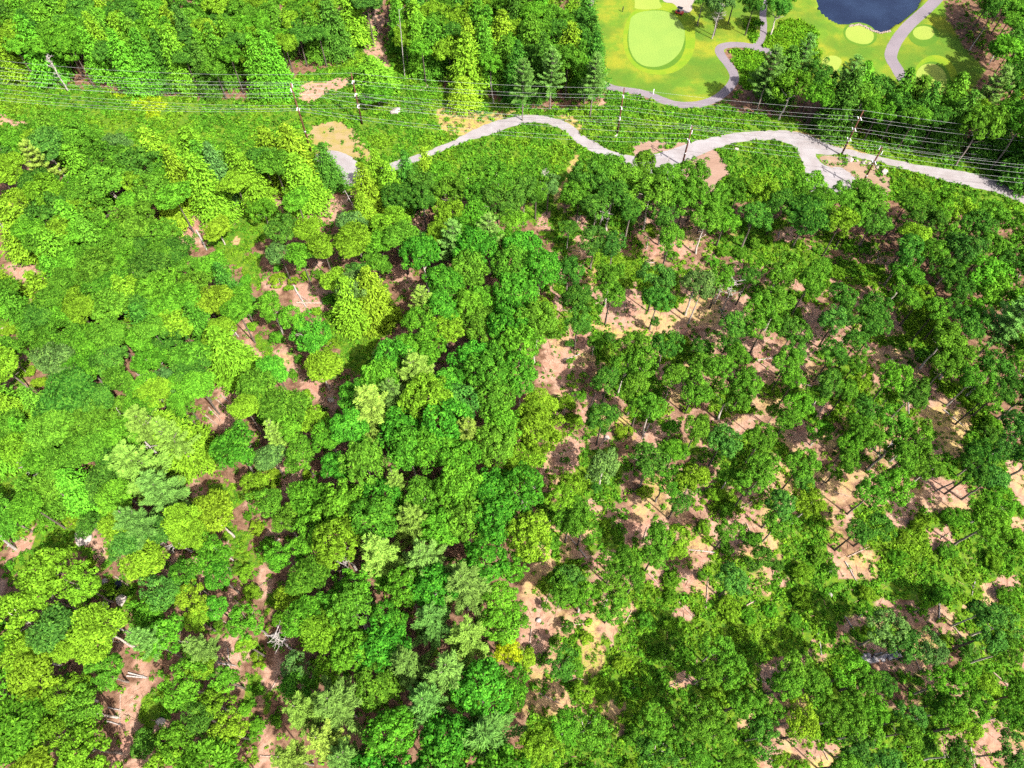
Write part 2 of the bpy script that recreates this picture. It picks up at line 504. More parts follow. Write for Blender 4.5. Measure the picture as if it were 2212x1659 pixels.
POND = [(1752, -60), (1762, -10), (1770, 20), (1795, 42), (1818, 52), (1835, 52), (1853, 52), (1870, 58), (1884, 66), (1898, 70), (1912, 68), (1930, 56), (1952, 42), (1978, 20), (1990, 0), (1998, -60)]

# ------------------------------------------------------------------ ground sheet
def axis(lo, hi, step, far):
    a = list(np.arange(lo, hi + 0.01, step))
    s, x = step, hi
    up = []
    while x < far:
        s *= 1.35
        x += s
        up.append(x)
    s, x = step, lo
    dn = []
    while x > -far:
        s *= 1.35
        x -= s
        dn.append(x)
    return np.array(dn[::-1] + a + up)

gx, gy = axis(-185, 185, 0.75, 2500), axis(-12, 262, 0.75, 2500)
GX, GY = np.meshgrid(gx, gy)
gX, gY = GX.ravel(), GY.ravel()
wob = (fbm(gX / 4, gY / 4, 3, 3) - 0.5) * 5.0
wob2 = (fbm(gX / 4, gY / 4, 8, 3) - 0.5) * 5.0
dX, dY = Dxy(gX + wob, gY + wob2)
eX, eY = Dxy(gX, gY)
infr = (gY > -20) & (gY < 300) & (np.abs(gX) < 260)
def msk(polys, ex=False):
    return (inany(eX if ex else dX, eY if ex else dY, polys) & infr).astype(np.float32)
m_dirt, m_grass, m_lush = msk(DIRT), msk(GRASS), msk(LUSH)
m_cor, m_clr, m_golf = msk([CORRIDOR]), msk([CLEARING]), msk([GOLF], True)
m_rough, m_yel, m_straw = msk(ROUGH), msk(YELLOWP), msk(STRAW)
m_pond = msk([POND], True)
n1 = fbm(gX / 9, gY / 9, 21, 4)
n2 = fbm(gX / 3.2, gY / 3.2, 33, 3)
green = np.clip((n1 - 0.40) * 5, 0, 1) * 0.8 * m_clr
green = np.maximum(green, np.clip(0.45 * m_cor + 0.25, 0, 1) * (1 - m_clr) * (0.4 + 0.6 * (n2 > 0.45)))
green = np.maximum(green, m_grass * 0.85)
green = np.maximum(green, m_lush * 0.85)
green = np.maximum(green, m_cor * 0.8)
green = np.maximum(green, m_rough)
green = green * (1 - 0.92 * m_dirt) * (1 - 0.55 * m_straw)
dirt = np.maximum(m_dirt, m_clr * np.clip((n2 - 0.36) * 4, 0, 1) * (1 - 0.5 * m_lush))
straw = np.maximum(m_straw, np.clip((fbm(gX / 5, gY / 5, 55, 3) - 0.5) * 5, 0, 1) * np.maximum(m_clr * 0.7, m_grass * 0.6))
straw = np.maximum(straw, m_cor * np.clip((n2 - 0.55) * 5, 0, 1) * 0.6)
V = np.zeros((len(gX), 3), np.float32)
V[:, 0], V[:, 1] = gX, gY
V[:, 2] = -1.5 * m_pond
nx, ny = len(gx), len(gy)
ii = (np.arange(ny - 1)[:, None] * nx + np.arange(nx - 1)[None, :]).ravel()
Fq = np.stack([ii, ii + 1, ii + nx + 1, ii + nx], 1).ravel()

def ground_mat():
    m, nt, out = mat_new("ground")
    f1 = noise(nt, 0.9, 4, 0.7)
    f2 = noise(nt, 3.2, 3, 0.7)
    f3 = noise(nt, 0.16, 4, 0.6)
    f4 = noise(nt, 6.5, 2, 0.7)
    litter = mixc(nt, ramp(nt, f1, 0.35, 0.65), (0.085, 0.045, 0.028), (0.17, 0.10, 0.065))
    soil = mixc(nt, ramp(nt, f1, 0.35, 0.68), (0.22, 0.125, 0.085), (0.31, 0.205, 0.15))
    soil = mixc(nt, math_(nt, 'MULTIPLY', ramp(nt, f3, 0.5, 0.66), 0.6), soil, (0.27, 0.13, 0.095))
    soil = mixc(nt, math_(nt, 'MULTIPLY', ramp(nt, f2, 0.52, 0.72), 0.65), soil, (0.12, 0.065, 0.045))
    soil = mixc(nt, math_(nt, 'MULTIPLY', ramp(nt, f4, 0.58, 0.75), 0.5), soil, (0.40, 0.29, 0.22))
    col = mixc(nt, attr(nt, "dirt"), litter, soil)
    st = mixc(nt, ramp(nt, f2, 0.35, 0.65), (0.27, 0.21, 0.055), (0.36, 0.27, 0.11))
    col = mixc(nt, math_(nt, 'MULTIPLY', attr(nt, "straw"), ramp(nt, f1, 0.3, 0.6)), col, st)
    gr = mixc(nt, ramp(nt, f1, 0.3, 0.7), (0.035, 0.095, 0.010), (0.105, 0.165, 0.012))
    gr = mixc(nt, math_(nt, 'MULTIPLY', ramp(nt, f2, 0.5, 0.75), 0.6), gr, (0.022, 0.055, 0.010))
    thr = math_(nt, 'ADD', math_(nt, 'MULTIPLY', attr(nt, "green"), 1.25), math_(nt, 'SUBTRACT', f1, 0.62))
    col = mixc(nt, ramp(nt, thr, 0.25, 0.6), col, gr)
    g3 = noise(nt, 0.11, 4, 0.65)
    tf = mixc(nt, ramp(nt, g3, 0.38, 0.62), (0.085, 0.155, 0.014), (0.165, 0.175, 0.016))
    tf = mixc(nt, math_(nt, 'MULTIPLY', ramp(nt, noise(nt, 0.05, 3, 0.6), 0.42, 0.58), 0.75), tf, (0.05, 0.11, 0.013))
    tf = mixc(nt, math_(nt, 'MULTIPLY', ramp(nt, f1, 0.45, 0.75), 0.5), tf, (0.075, 0.125, 0.014))
    col = mixc(nt, attr(nt, "mown"), col, tf)
    finish(nt, out, col, 0.95, 0.03, f2, 0.5, 0.15)
    return m

gm = mesh_from("ground", V, Fq, 4, ground_mat())
for nme, a in (("dirt", dirt), ("green", green), ("straw", straw), ("mown", m_golf * (1 - m_rough))):
    at = gm.attributes.new(nme, 'FLOAT', 'POINT')
    at.data.foreach_set("value", np.asarray(a, np.float32))
struct(link("ground", gm))

# ------------------------------------------------------------------ flat sheets (roads, pads, greens)
def catmull(pts, n=8, closed=False):
    out = []
    L = len(pts)
    rng_ = range(L) if closed else range(L - 1)
    for i in rng_:
        if closed:
            p = [pts[(i + k) % L] for k in (-1, 0, 1, 2)]
        else:
            p = [pts[max(0, min(L - 1, i + k))] for k in (-1, 0, 1, 2)]
        for k in range(n):
            t = k / n
            out.append(tuple(0.5 * ((2 * p[1][d]) + (-p[0][d] + p[2][d]) * t + (2 * p[0][d] - 5 * p[1][d] + 4 * p[2][d] - p[3][d]) * t * t
                                    + (-p[0][d] + 3 * p[1][d] - 3 * p[2][d] + p[3][d]) * t ** 3) for d in range(len(p[0]))))
    if not closed:
        out.append(tuple(pts[-1]))
    return out

PADS = []
SHEETS = []     # footprints of bare sheets, in world xy: no undergrowth on them

def sheet(name, polyD, z, mat, rag=0.35, n=8, smooth=True, weeds=False):
    w = [tuple(G(x, y)[:2]) for x, y in polyD]
    w = catmull(w, n, True) if smooth else w
    o = []
    for k, (x, y) in enumerate(w):
        a = (float(fbm(x / 1.3, y / 1.3, 5)) - 0.5) * 2 * rag
        b = (float(fbm(x / 1.3, y / 1.3, 9)) - 0.5) * 2 * rag
        o.append((x + a, y + b))
    (PADS if weeds else SHEETS).append(o)
    bm = bmesh.new()
    f = bm.faces.new([bm.verts.new((x, y, z)) for x, y in o])
    if f.normal.z < 0:
        f.normal_flip()
    bmesh.ops.triangulate(bm, faces=bm.faces[:])
    bm.normal_update()
    for f in bm.faces:
        if f.normal.z < 0:
            f.normal_flip()
    return struct(bm_obj(name, bm, mat))

def ribbon(name, edgesD, z, mat, rag=0.3, n=6):
    """edgesD: list of (left pt, right pt) pairs"""
    a = catmull([tuple(G(*p[0])[:2]) for p in edgesD], n)
    b = catmull([tuple(G(*p[1])[:2]) for p in edgesD], n)
    def jig(x, y, s):
        return (x + (float(fbm(x / 1.2, y / 1.2, s)) - 0.5) * 2 * rag, y + (float(fbm(x / 1.2, y / 1.2, s + 3)) - 0.5) * 2 * rag)
    a = [jig(x, y, 4) for x, y in a]
    b = [jig(x, y, 14) for x, y in b]
    SHEETS.append(a + b[::-1])
    bm = bmesh.new()
    va = [bm.verts.new((x, y, z)) for x, y in a]
    vb = [bm.verts.new((x, y, z)) for x, y in b]
    for i in range(len(va) - 1):
        f = bm.faces.new((va[i], vb[i], vb[i + 1], va[i + 1]))
    bm.normal_update()
    for f in bm.faces:
        if f.normal.z < 0:
            f.normal_flip()
    return struct(bm_obj(name, bm, mat))

def path_pairs(pts, w):
    pr = []
    W = [G(*p[:2]) for p in pts]
    for i, p in enumerate(W):
        d = (W[min(i + 1, len(W) - 1)] - W[max(i - 1, 0)]).normalized()
        nrm = Vector((-d.y, d.x, 0)) * (w / 2)
        pr.append((D_of(p + nrm), D_of(p - nrm)))
    return pr

upper = CP(1, 0, [(230, 1085), (300, 1060), (580, 970), (740, 900), (900, 820), (1040, 775), (1180, 745), (1340, 755), (1470, 800), (1560, 870), (1650, 925), (1750, 975)]) + [(1365, 337), (1425, 330)] + \
    CP(2, 0, [(30, 930), (190, 890), (400, 855), (560, 848), (690, 845), (830, 880), (930, 930), (1060, 965), (1250, 1010), (1500, 1060), (1750, 1100), (1900, 1130), (2050, 1180), (2212, 1270), (2420, 1370)])
lower = CP(1, 0, [(250, 1150), (320, 1115), (600, 1000), (700, 960), (820, 915), (980, 865), (1180, 800), (1330, 805), (1440, 850), (1520, 920), (1590, 965), (1690, 1015)]) + [(1355, 365), (1430, 368)] + \
    CP(2, 0, [(30, 1040), (200, 970), (370, 920), (560, 905), (680, 930), (790, 970), (900, 1000), (1040, 1000), (1220, 1040), (1440, 1095), (1660, 1160), (1840, 1205), (1980, 1235), (2150, 1295), (2380, 1410)])
ribbon("gravel_road", list(zip(upper, lower)), 0.030, M_GRAVEL, 0.45)
sheet("gravel_road_lay_by", [(1335, 335), (1400, 340), (1480, 330), (1488, 350), (1455, 385), (1395, 388), (1340, 365)], 0.022, M_GRAVEL)
sheet("gravel_road_fork", CP(2, 0, [(680, 880), (800, 900), (905, 950), (862, 990), (880, 1035), (930, 1075), (1040, 1090), (1110, 1150), (1150, 1250), (950, 1290), (815, 1230), (790, 1080), (730, 950)]), 0.018, M_GRAVEL, 0.3)
sheet("sandy_ground", CP(2, 0, [(890, 1030), (960, 1010), (1100, 1045), (1230, 1050), (1310, 1095), (1345, 1180), (1330, 1270), (1150, 1280), (1110, 1160), (1040, 1095), (940, 1078)]), 0.026, M_SAND, 1.1, 10, True, True)
sheet("sandy_ground", CP(2, 0, [(-20, 1050), (60, 1020), (190, 975), (245, 1015), (308, 1110), (240, 1180), (200, 1260), (80, 1200), (0, 1120)]), 0.026, M_PINK, 1.1, 10, True, True)
sheet("sandy_ground", CP(1, 0, [(1885, 950), (1930, 920), (2060, 912), (2220, 925), (2240, 960), (2050, 985), (1950, 1030), (1895, 1010)]), 0.026, M_PINK, 1.1, 10, True, True)
def Z5(pts):
    return [((660 + x * .1808) * .8848, (160 + y * .1808) * .8848) for x, y in pts]
sheet("sandy_ground", Z5([(500, 930), (600, 830), (750, 780), (950, 765), (1060, 830), (1130, 850), (1200, 960), (1290, 1080), (1420, 1200), (1440, 1290), (1250, 1270), (1020, 1200), (850, 1170), (620, 1210), (545, 1100)]), 0.014, M_TAN, 1.2, 10, True, True)
sheet("gravel_turnaround", Z5([(595, 1230), (720, 1165), (850, 1150), (1010, 1190), (1150, 1270), (1265, 1380), (1270, 1540), (1100, 1620), (800, 1600), (640, 1500), (605, 1330)]), 0.020, M_GRAVEL)

ribbon("cart_path", path_pairs([(1296, 178), (1323, 190), (1352, 195), (1380, 199), (1408, 207), (1432, 217), (1458, 225), (1486, 227), (1515, 224), (1544, 214), (1563, 201), (1577, 187), (1586, 170), (1583, 155), (1573, 139), (1561, 124), (1554, 110), (1559, 101), (1577, 97), (1600, 97), (1625, 101), (1652, 108), (1680, 118)], 2.7), 0.016, M_ASPH, 0.08)
ribbon("cart_path", path_pairs([(1282, -20), (1276, 0), (1270, 14), (1266, 26), (1268, 40), (1274, 56), (1275, 72), (1272, 92), (1276, 110)], 2.6), 0.016, M_BUNKER, 0.1)
ribbon("cart_path", path_pairs([(2040, -20), (2020, 2), (2004, 18), (1986, 34), (1968, 50), (1953, 66), (1940, 83), (1929, 103), (1924, 120), (1928, 133), (1936, 145), (1946, 163), (1956, 180)], 3.6), 0.016, M_ASPH, 0.08)
ribbon("foot_path", path_pairs([(1648, -20), (1650, 10), (1648, 32), (1650, 55), (1649, 70), (1646, 82), (1640, 92), (1632, 98)], 2.0), 0.012, M_ASPH, 0.15)

def ell(cx, cy, rx, ry, n=24, e=2.0, rot=0):
    o = []
    for k in range(n):
        t = 2 * math.pi * k / n
        c, s = math.cos(t), math.sin(t)
        x = rx * math.copysign(abs(c) ** (2 / e), c)
        y = ry * math.copysign(abs(s) ** (2 / e), s)
        o.append((cx + x * math.cos(rot) - y * math.sin(rot), cy + x * math.sin(rot) + y * math.cos(rot)))
    return o
def Z1(pts):
    return [((1420 + x * .13562) * .8848, y * .13562 * .8848) for x, y in pts]
sheet("green_collar", ell(1424, 83, 78, 78, 24, 2.2), 0.006, M_COLLAR, 0.05)
sheet("green_fringe", ell(1418, 86, 63, 65, 24, 2.2), 0.010, M_DCOLLAR, 0.05)
sheet("putting_green", Z1([(870, 400), (900, 310), (1000, 240), (1150, 200), (1350, 190), (1520, 210), (1650, 270), (1760, 370), (1835, 480), (1860, 600), (1840, 760), (1790, 900), (1700, 1020), (1580, 1120), (1420, 1190), (1270, 1205), (1120, 1180), (1000, 1110), (910, 990), (860, 850), (845, 700), (850, 540)]), 0.015, M_GREEN, 0.03)
sheet("tee_box", Z1([(965, -200), (960, 60), (970, 150), (1180, 170), (1430, 140), (1400, 20), (1370, -200)]), 0.013, M_TEE, 0.05)
sheet("green_fringe", ell(1858, 74, 37, 25, 20, 2, 0.2), 0.006, M_DCOLLAR, 0.1)
sheet("putting_green", ell(1857, 75, 31, 19, 20, 2.3, 0.25), 0.012, M_TEE, 0.03)
sheet("green_fringe", ell(1996, 76, 33, 24, 20), 0.006, M_DCOLLAR, 0.1)
sheet("putting_green", ell(1995, 71, 23, 15, 20), 0.012, M_TEE, 0.03)
sheet("green_collar", ell(2020, 185, 52, 66, 20), 0.004, M_COLLAR, 0.05)
sheet("green_fringe", ell(2014, 178, 40, 45, 20), 0.008, M_DCOLLAR, 0.1)
sheet("putting_green", [(1982, 152), (1995, 140), (2015, 138), (2032, 146), (2043, 162), (2045, 190), (2046, 215), (2010, 225), (1985, 190), (1979, 168)], 0.013, M_TEE, 0.03)
sheet("tee_box", [(1778, 128), (1800, 120), (1818, 130), (1810, 150), (1798, 165), (1778, 160)], 0.012, M_TEE, 0.05)
sheet("sand_bunker", Z1([(1400, -200), (1450, -10), (1530, 45), (1640, 60), (1720, 130), (1790, 210), (1920, 225), (1990, 170), (2000, 60), (2200, -200)]), 0.011, M_BUNKER, 0.1)
SHEETS.append([tuple(G(x, y)[:2]) for x, y in POND])
bm = bmesh.new()
fw = bm.faces.new([bm.verts.new((*catp, -0.35)) for catp in catmull([tuple(G(x, y)[:2]) for x, y in POND], 6, True)])
bmesh.ops.triangulate(bm, faces=bm.faces[:])
bm.normal_update()
for f in bm.faces:
    if f.normal.z < 0:
        f.normal_flip()
struct(bm_obj("pond_water", bm, M_WATER))
sheet("stream", CP(0, 2, [(560, 620), (640, 600), (700, 550), (730, 480), (760, 445), (785, 455), (765, 500), (740, 560), (700, 630), (620, 670)]), 0.01, M_STREAM, 0.3)

# ------------------------------------------------------------------ leaf geometry
def quads(pos, nrm, size, asp, r, dirs=None):
    """pos (n,3), normals, sizes -> verts of rhombic leaf quads"""
    n = len(pos)
    nrm = nrm / np.maximum(np.linalg.norm(nrm, axis=1, keepdims=True), 1e-6)
    if dirs is None:
        dirs = r.normal(size=(n, 3))
    u = dirs - nrm * (dirs * nrm).sum(1, keepdims=True)
    u /= np.maximum(np.linalg.norm(u, axis=1, keepdims=True), 1e-6)
    v = np.cross(nrm, u)
    a = (size[:, None] * u)
    b = (size[:, None] * asp * v)
    P = np.stack([pos - a, pos - b * 0.9 + a * 0.1, pos + a, pos + b * 0.9 + a * 0.1], 1)
    return P.reshape(-1, 3)

def sph(n, r):
    v = r.normal(size=(n, 3))
    return v / np.linalg.norm(v, axis=1, keepdims=True)

def make_crown(name, seed, kind, mat):
    """crown about its own centre, nominal radius 4 m"""
    r = np.random.default_rng(seed)
    P, N, SZ, T, DR = [], [], [], [], []
    asp = 0.45 if kind == "feather" else 0.72
    if kind in ("oak", "maple", "feather"):
        nc = {"oak": 64, "maple": 92, "feather": 84}[kind]
        ctr = []
        # a few large lobes give an uneven outline
        nl = 9 if kind != "maple" else 7
        lob = sph(nl, r)
        lob[:, 2] = np.abs(lob[:, 2]) * 0.8 - 0.1
        lobr = r.uniform(0.32, 0.56, nl)
        lobc = lob * r.uniform(0.42, 0.74, (nl, 1))
        if kind == "maple":
            lobc = lob * r.uniform(0.30, 0.50, (nl, 1))
            lobr = r.uniform(0.58, 0.72, nl)
        while len(ctr) < nc:
            k = r.integers(nl)
            d = sph(1, r)[0]
            if d[2] < -0.45:
                continue
            q = lobc[k] + d * lobr[k] * r.uniform(0.72, 1.05)
            if any(np.linalg.norm(q - lobc[j]) < lobr[j] * 0.62 for j in range(nl)) and r.random() < 0.85:
                continue
            q = q * 4.0
            q[2] *= 0.82
            if any(np.linalg.norm(q - c_[0]) < 0.62 for c_ in ctr):
                if r.random() < 0.8:
                    continue
            ctr.append((q, lobc[k] * 4))
        for q, lc in ctr:
            cr = r.uniform(0.55, 1.05) if kind != "maple" else r.uniform(0.6, 0.95)
            out = q - lc * 0.5
            out = out / (np.linalg.norm(out) + 1e-6)
            m = int(62 * (cr / 0.75) ** 1.5)
            d = sph(m, r)
            d = d + out * 0.55
            d /= np.linalg.norm(d, axis=1, keepdims=True)
            rad = cr * r.uniform(0.70, 1.08, (m, 1))
            pp = d * rad
            if kind == "feather":
                # layered flat sprays
                pp[:, 2] *= 0.42
                pp[:, :2] *= 1.35
                nn = d * 0.45 + np.array([0, 0, 0.7]) + r.normal(size=(m, 3)) * 0.5 + out * 0.35
                dd = np.repeat(out[None], m, 0) + r.normal(size=(m, 3)) * 0.35
                sz = r.uniform(0.20, 0.38, m)
            else:
                nn = d * 1.0 + np.array([0, 0, 0.25]) + r.normal(size=(m, 3)) * 0.30
                dd = r.normal(size=(m, 3))
                sz = r.uniform(0.15, 0.27, m)
            P.append(q + pp)
            N.append(nn)
            SZ.append(sz)
            DR.append(dd)
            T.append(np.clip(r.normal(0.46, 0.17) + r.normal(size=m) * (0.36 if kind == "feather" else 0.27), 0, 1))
    elif kind == "hemlock":
        # tapering conifer, hanging sprays in uneven tiers; nominal radius 4, depth 14 (top at +7)
        asp = 0.42
        tiers = 17
        for t in range(tiers):
            f = t / (tiers - 1)
            z = -6.5 + 13.2 * f
            R = 4.3 * (1 - f) ** 0.62 * r.uniform(0.8, 1.15) + 0.25
            nb = max(5, int(15 * (1 - f) + 5))
            for b in range(nb):
                a = 2 * math.pi * (b + r.random()) / nb
                L = R * r.uniform(0.6, 1.12)
                for s in np.linspace(0.35, 1.0, max(2, int(L / 0.75))):
                    m = int(17)
                    c = np.array([math.cos(a) * L * s, math.sin(a) * L * s, z - 0.30 * L * s * s + r.normal() * 0.15])
                    o = np.array([math.cos(a), math.sin(a), -0.25])
                    d = sph(m, r) * np.array([0.72, 0.72, 0.30])
                    P.append(c + d)
                    N.append(np.array([0, 0, 0.8]) + o * 0.5 + r.normal(size=(m, 3)) * 0.4)
                    DR.append(o + r.normal(size=(m, 3)) * 0.45)
                    SZ.append(r.uniform(0.20, 0.40, m))
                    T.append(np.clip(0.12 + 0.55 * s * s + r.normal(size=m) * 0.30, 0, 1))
    elif kind == "pine":
        # open whorls of long rising limbs that end in needle plumes: a star seen from above
        asp = 0.24
        tiers = 9
        for t in range(tiers):
            f = t / (tiers - 1)
            z = -5.0 + 10.0 * f
            R = 4.3 * (1 - f * 0.93) ** 0.62 * r.uniform(0.85, 1.1)
            nb = r.integers(5, 8)
            a0 = r.random() * 7
            for b in range(nb):
                a = a0 + 2 * math.pi * (b + r.normal() * 0.22) / nb
                L = R * r.uniform(0.65, 1.15)
                el = r.uniform(0.05, 0.30) + 0.45 * f
                side = np.array([-math.sin(a), math.cos(a), 0])
                o = np.array([math.cos(a), math.sin(a), 0.0])
                for s in np.linspace(0.22, 1.0, max(3, int(L / 0.38))):
                    c = o * L * s + np.array([0, 0, z + el * L * s * s])
                    wv = 0.46 * math.sin(math.pi * min(1, s * 0.85 + 0.1)) + 0.10
                    for q in (-1, -0.5, 0, 0.5, 1):
                        m = 5
                        cc = c + side * q * wv * r.uniform(0.7, 1.2)
                        dd = o * 0.9 + side * q * 0.6 + np.array([0, 0, 0.45]) + r.normal(size=(m, 3)) * 0.3
                        P.append(cc + r.normal(size=(m, 3)) * 0.12)
                        DR.append(dd)
                        N.append(np.array([0, 0, 1.0]) + r.normal(size=(m, 3)) * 0.55)
                        SZ.append(r.uniform(0.22, 0.40, m))
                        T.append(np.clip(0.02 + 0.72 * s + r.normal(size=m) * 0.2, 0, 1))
    P, N, SZ, T, DR = np.concatenate(P), np.concatenate(N), np.concatenate(SZ), np.concatenate(T), np.concatenate(DR)
    V = quads(P, N, SZ, asp, r, DR)
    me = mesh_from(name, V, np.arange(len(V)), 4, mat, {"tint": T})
    return me

CROWNS = {"oak": [make_crown("oak_crown", 100 + i, "oak", M_LEAF) for i in range(8)],
          "maple": [make_crown("maple_crown", 200 + i, "maple", M_LEAF) for i in range(7)],
          "feather": [make_crown("feather_crown", 300 + i, "feather", M_LEAF) for i in range(6)],
          "hemlock": [make_crown("hemlock_crown", 400 + i, "hemlock", M_NEEDLE) for i in range(5)],
          "pine": [make_crown("pine_crown", 500 + i, "pine", M_NEEDLE) for i in range(6)]}

def tube(bm, pts, radii, n=6):
    rings = []
    for i, p in enumerate(pts):
        p = Vector(p)
        d = (Vector(pts[min(i + 1, len(pts) - 1)]) - Vector(pts[max(i - 1, 0)])).normalized()
        a = d.orthogonal().normalized()
        if i and abs(a.dot(rings[-1][1])) < 0.9:
            a = (rings[-1][1] - d * d.dot(rings[-1][1])).normalized()
        b = d.cross(a)
        rings.append(([bm.verts.new(p + (a * math.cos(2 * math.pi * k / n) + b * math.sin(2 * math.pi * k / n)) * radii[i]) for k in range(n)], a))
    for i in range(len(rings) - 1):
        r0, r1 = rings[i][0], rings[i + 1][0]
        for k in range(n):
            bm.faces.new((r0[k], r0[(k + 1) % n], r1[(k + 1) % n], r1[k]))
    bm.faces.new(rings[0][0][::-1])
    bm.faces.new(rings[-1][0])

def trunk_mesh(name, seed, mat, limbs=6, spread=2.4, straight=False):
    """nominal: ground to 10 m at the crown's centre"""
    r = random.Random(seed)
    bm = bmesh.new()
    k = 0.15 if straight else 0.35
    pts = [(0, 0, -0.3)]
    x = y = 0
    for i in range(1, 7):
        x += r.uniform(-k, k) * 0.6
        y += r.uniform(-k, k) * 0.6
        pts.append((x, y, 10 * i / 6))
    x0, y0 = pts[-1][0], pts[-1][1]
    pts = [(p[0] - x0 * max(p[2], 0) / 10, p[1] - y0 * max(p[2], 0) / 10, p[2]) for p in pts]
    tube(bm, pts, [0.27, 0.22, 0.19, 0.17, 0.15, 0.12, 0.09], 7)
    for l in range(limbs):
        a = r.uniform(0, 6.28)
        z0 = r.uniform(6.3, 9.3)
        q = [(0, 0, z0)]
        L = spread * r.uniform(0.7, 1.2)
        for s in (0.35, 0.7, 1.0):
            q.append((math.cos(a) * L * s + r.uniform(-.2, .2), math.sin(a) * L * s + r.uniform(-.2, .2), z0 + L * 0.7 * s))
        tube(bm, q, [0.09, 0.07, 0.05, 0.025], 5)
    me = bpy.data.meshes.new(name)
    bm.to_mesh(me)
    bm.free()
    me.materials.append(mat)
    return me

TRUNKS = {"dark": [trunk_mesh("trunk", i, M_BARK) for i in range(5)],
          "pale": [trunk_mesh("trunk", 20 + i, M_PALEBARK) for i in range(4)],
          "conifer": [trunk_mesh("trunk", 40 + i, M_BARK, 4, 1.6, True) for i in range(3)]}

PAL = {"dk": (0.044, 0.140, 0.016), "md": (0.066, 0.185, 0.015), "br": (0.074, 0.222, 0.015), "yg": (0.122, 0.245, 0.015), "yy": (0.30, 0.38, 0.012),
       "bl": (0.048, 0.150, 0.022), "gy": (0.072, 0.165, 0.038), "pp": (0.140, 0.245, 0.036), "pg": (0.088, 0.190, 0.036), "lm": (0.052, 0.210, 0.016)}
CNAME = {"dk": "dark green", "md": "mid green", "br": "bright green", "yg": "yellow-green", "yy": "bright yellow", "bl": "bluish green", "gy": "grey-green",
         "pp": "pale", "pg": "soft green", "lm": "vivid green"}

TREES = []      # dict(pos crown centre world, R, kind, col, D)
def add_tree(xd, yd, R=None, rpx=None, kind="oak", col="md", hc=None, ht_=None):
    if hc is None:
        hc = {"oak": 10.5, "maple": 14.0, "feather": 11.5, "hemlock": 8.5, "pine": 15.0, "bush": 1.6}[kind] * random.uniform(0.9, 1.1)
    p = G(xd, yd, hc)
    if R is None:
        R = rpx / F * depth(p)
    TREES.append(dict(p=p, R=R, kind=kind, col=col, D=(xd, yd), hc=hc))

MAN = []
def man(i, j, lst, default="oak", hc=None):
    for t in lst:
        x, y, r, c = t[:4]
        k = t[4] if len(t) > 4 else default
        h = t[5] if len(t) > 5 else hc
        X, Y = C(i, j, x, y)
        add_tree(X, Y, rpx=r * CS * KD, kind=k, col=c, hc=h)

# ---- pines first
for x, y, r, c in [(913, 655, 30, "pp"), (898, 805, 42, "pp"), (800, 880, 50, "pp"), (848, 852, 32, "pg"), (1015, 940, 40, "pp"), (853, 1040, 22, "pp"), (893, 1130, 46, "pp"),
                   (820, 1195, 52, "pp"), (915, 1212, 48, "pg"), (1000, 1265, 52, "pg"), (935, 1340, 50, "pg"), (1010, 1375, 46, "pp"), (878, 1440, 48, "pg"), (968, 1450, 52, "pg"),
                   (920, 1520, 50, "pg"), (1048, 1590, 72, "pg"), (725, 1520, 55, "pg"), (655, 1535, 44, "pp"), (700, 1600, 42, "pp"), (622, 1640, 40, "pp"),
                   (318, 925, 52, "pp"), (300, 1010, 62, "pp"), (365, 940, 40, "pp"), (345, 1060, 50, "pg"), (1055, 505, 34, "pg"), (980, 520, 36, "pg"), (592, 935, 26, "pp"), (430, 1400, 34, "pg"), (745, 1640, 40, "pg"),
                   (290, 1130, 40, "pg"), (80, 350, 34, "pp"), (1192, 148, 30, "pg"), (1130, 170, 28, "pg"), (1285, 160, 30, "pg"), (1738, 118, 30, "pg"), (1665, 150, 34, "pg"), (1835, 165, 30, "pg"), (2150, 190, 34, "pg"), (2190, 690, 50, "pg"), (310, 1380, 30, "pg")]:
    add_tree(x, y, rpx=r * KD, kind="pine", col=c, hc=13.0 if y < 500 else None)

man(0, 0, [(1020, 1020, 80, "yg", "hemlock"), (1275, 1020, 105, "yg", "hemlock"), (1560, 1110, 80, "yg", "hemlock"), (1760, 1010, 95, "yg", "hemlock"), (1905, 1020, 105, "yg", "hemlock"),
           (1170, 1150, 75, "yg", "hemlock"), (1330, 1200, 95, "yg", "hemlock"), (1420, 1120, 70, "gy", "hemlock"), (1950, 1180, 100, "yg", "hemlock"), (1920, 1290, 80, "br", "feather"), (1640, 1190, 70, "yg", "hemlock"), (130, 1480, 110, "yg", "hemlock"),
           (280, 950, 110, "bl", "feather"), (760, 940, 80, "gy", "feather"), (690, 1020, 150, "md"), (900, 1090, 160, "dk"), (1000, 1240, 130, "md"), (700, 1200, 150, "md"), (350, 1430, 165, "dk"), (650, 1400, 150, "md"), (900, 1420, 150, "md"), (1050, 1530, 110, "md"),
           (2120, 1080, 62, "dk", "hemlock", 7), (1400, 1470, 75, "yg", "feather", 6), (1700, 1370, 90, "br", "oak", 5), (1830, 1500, 115, "dk"), (1980, 1490, 90, "yg", "feather"), (1810, 1640, 80, "gy"), (2090, 1600, 90, "yg", "feather"),
           (1100, 1350, 70, "yg", "hemlock", 6)])
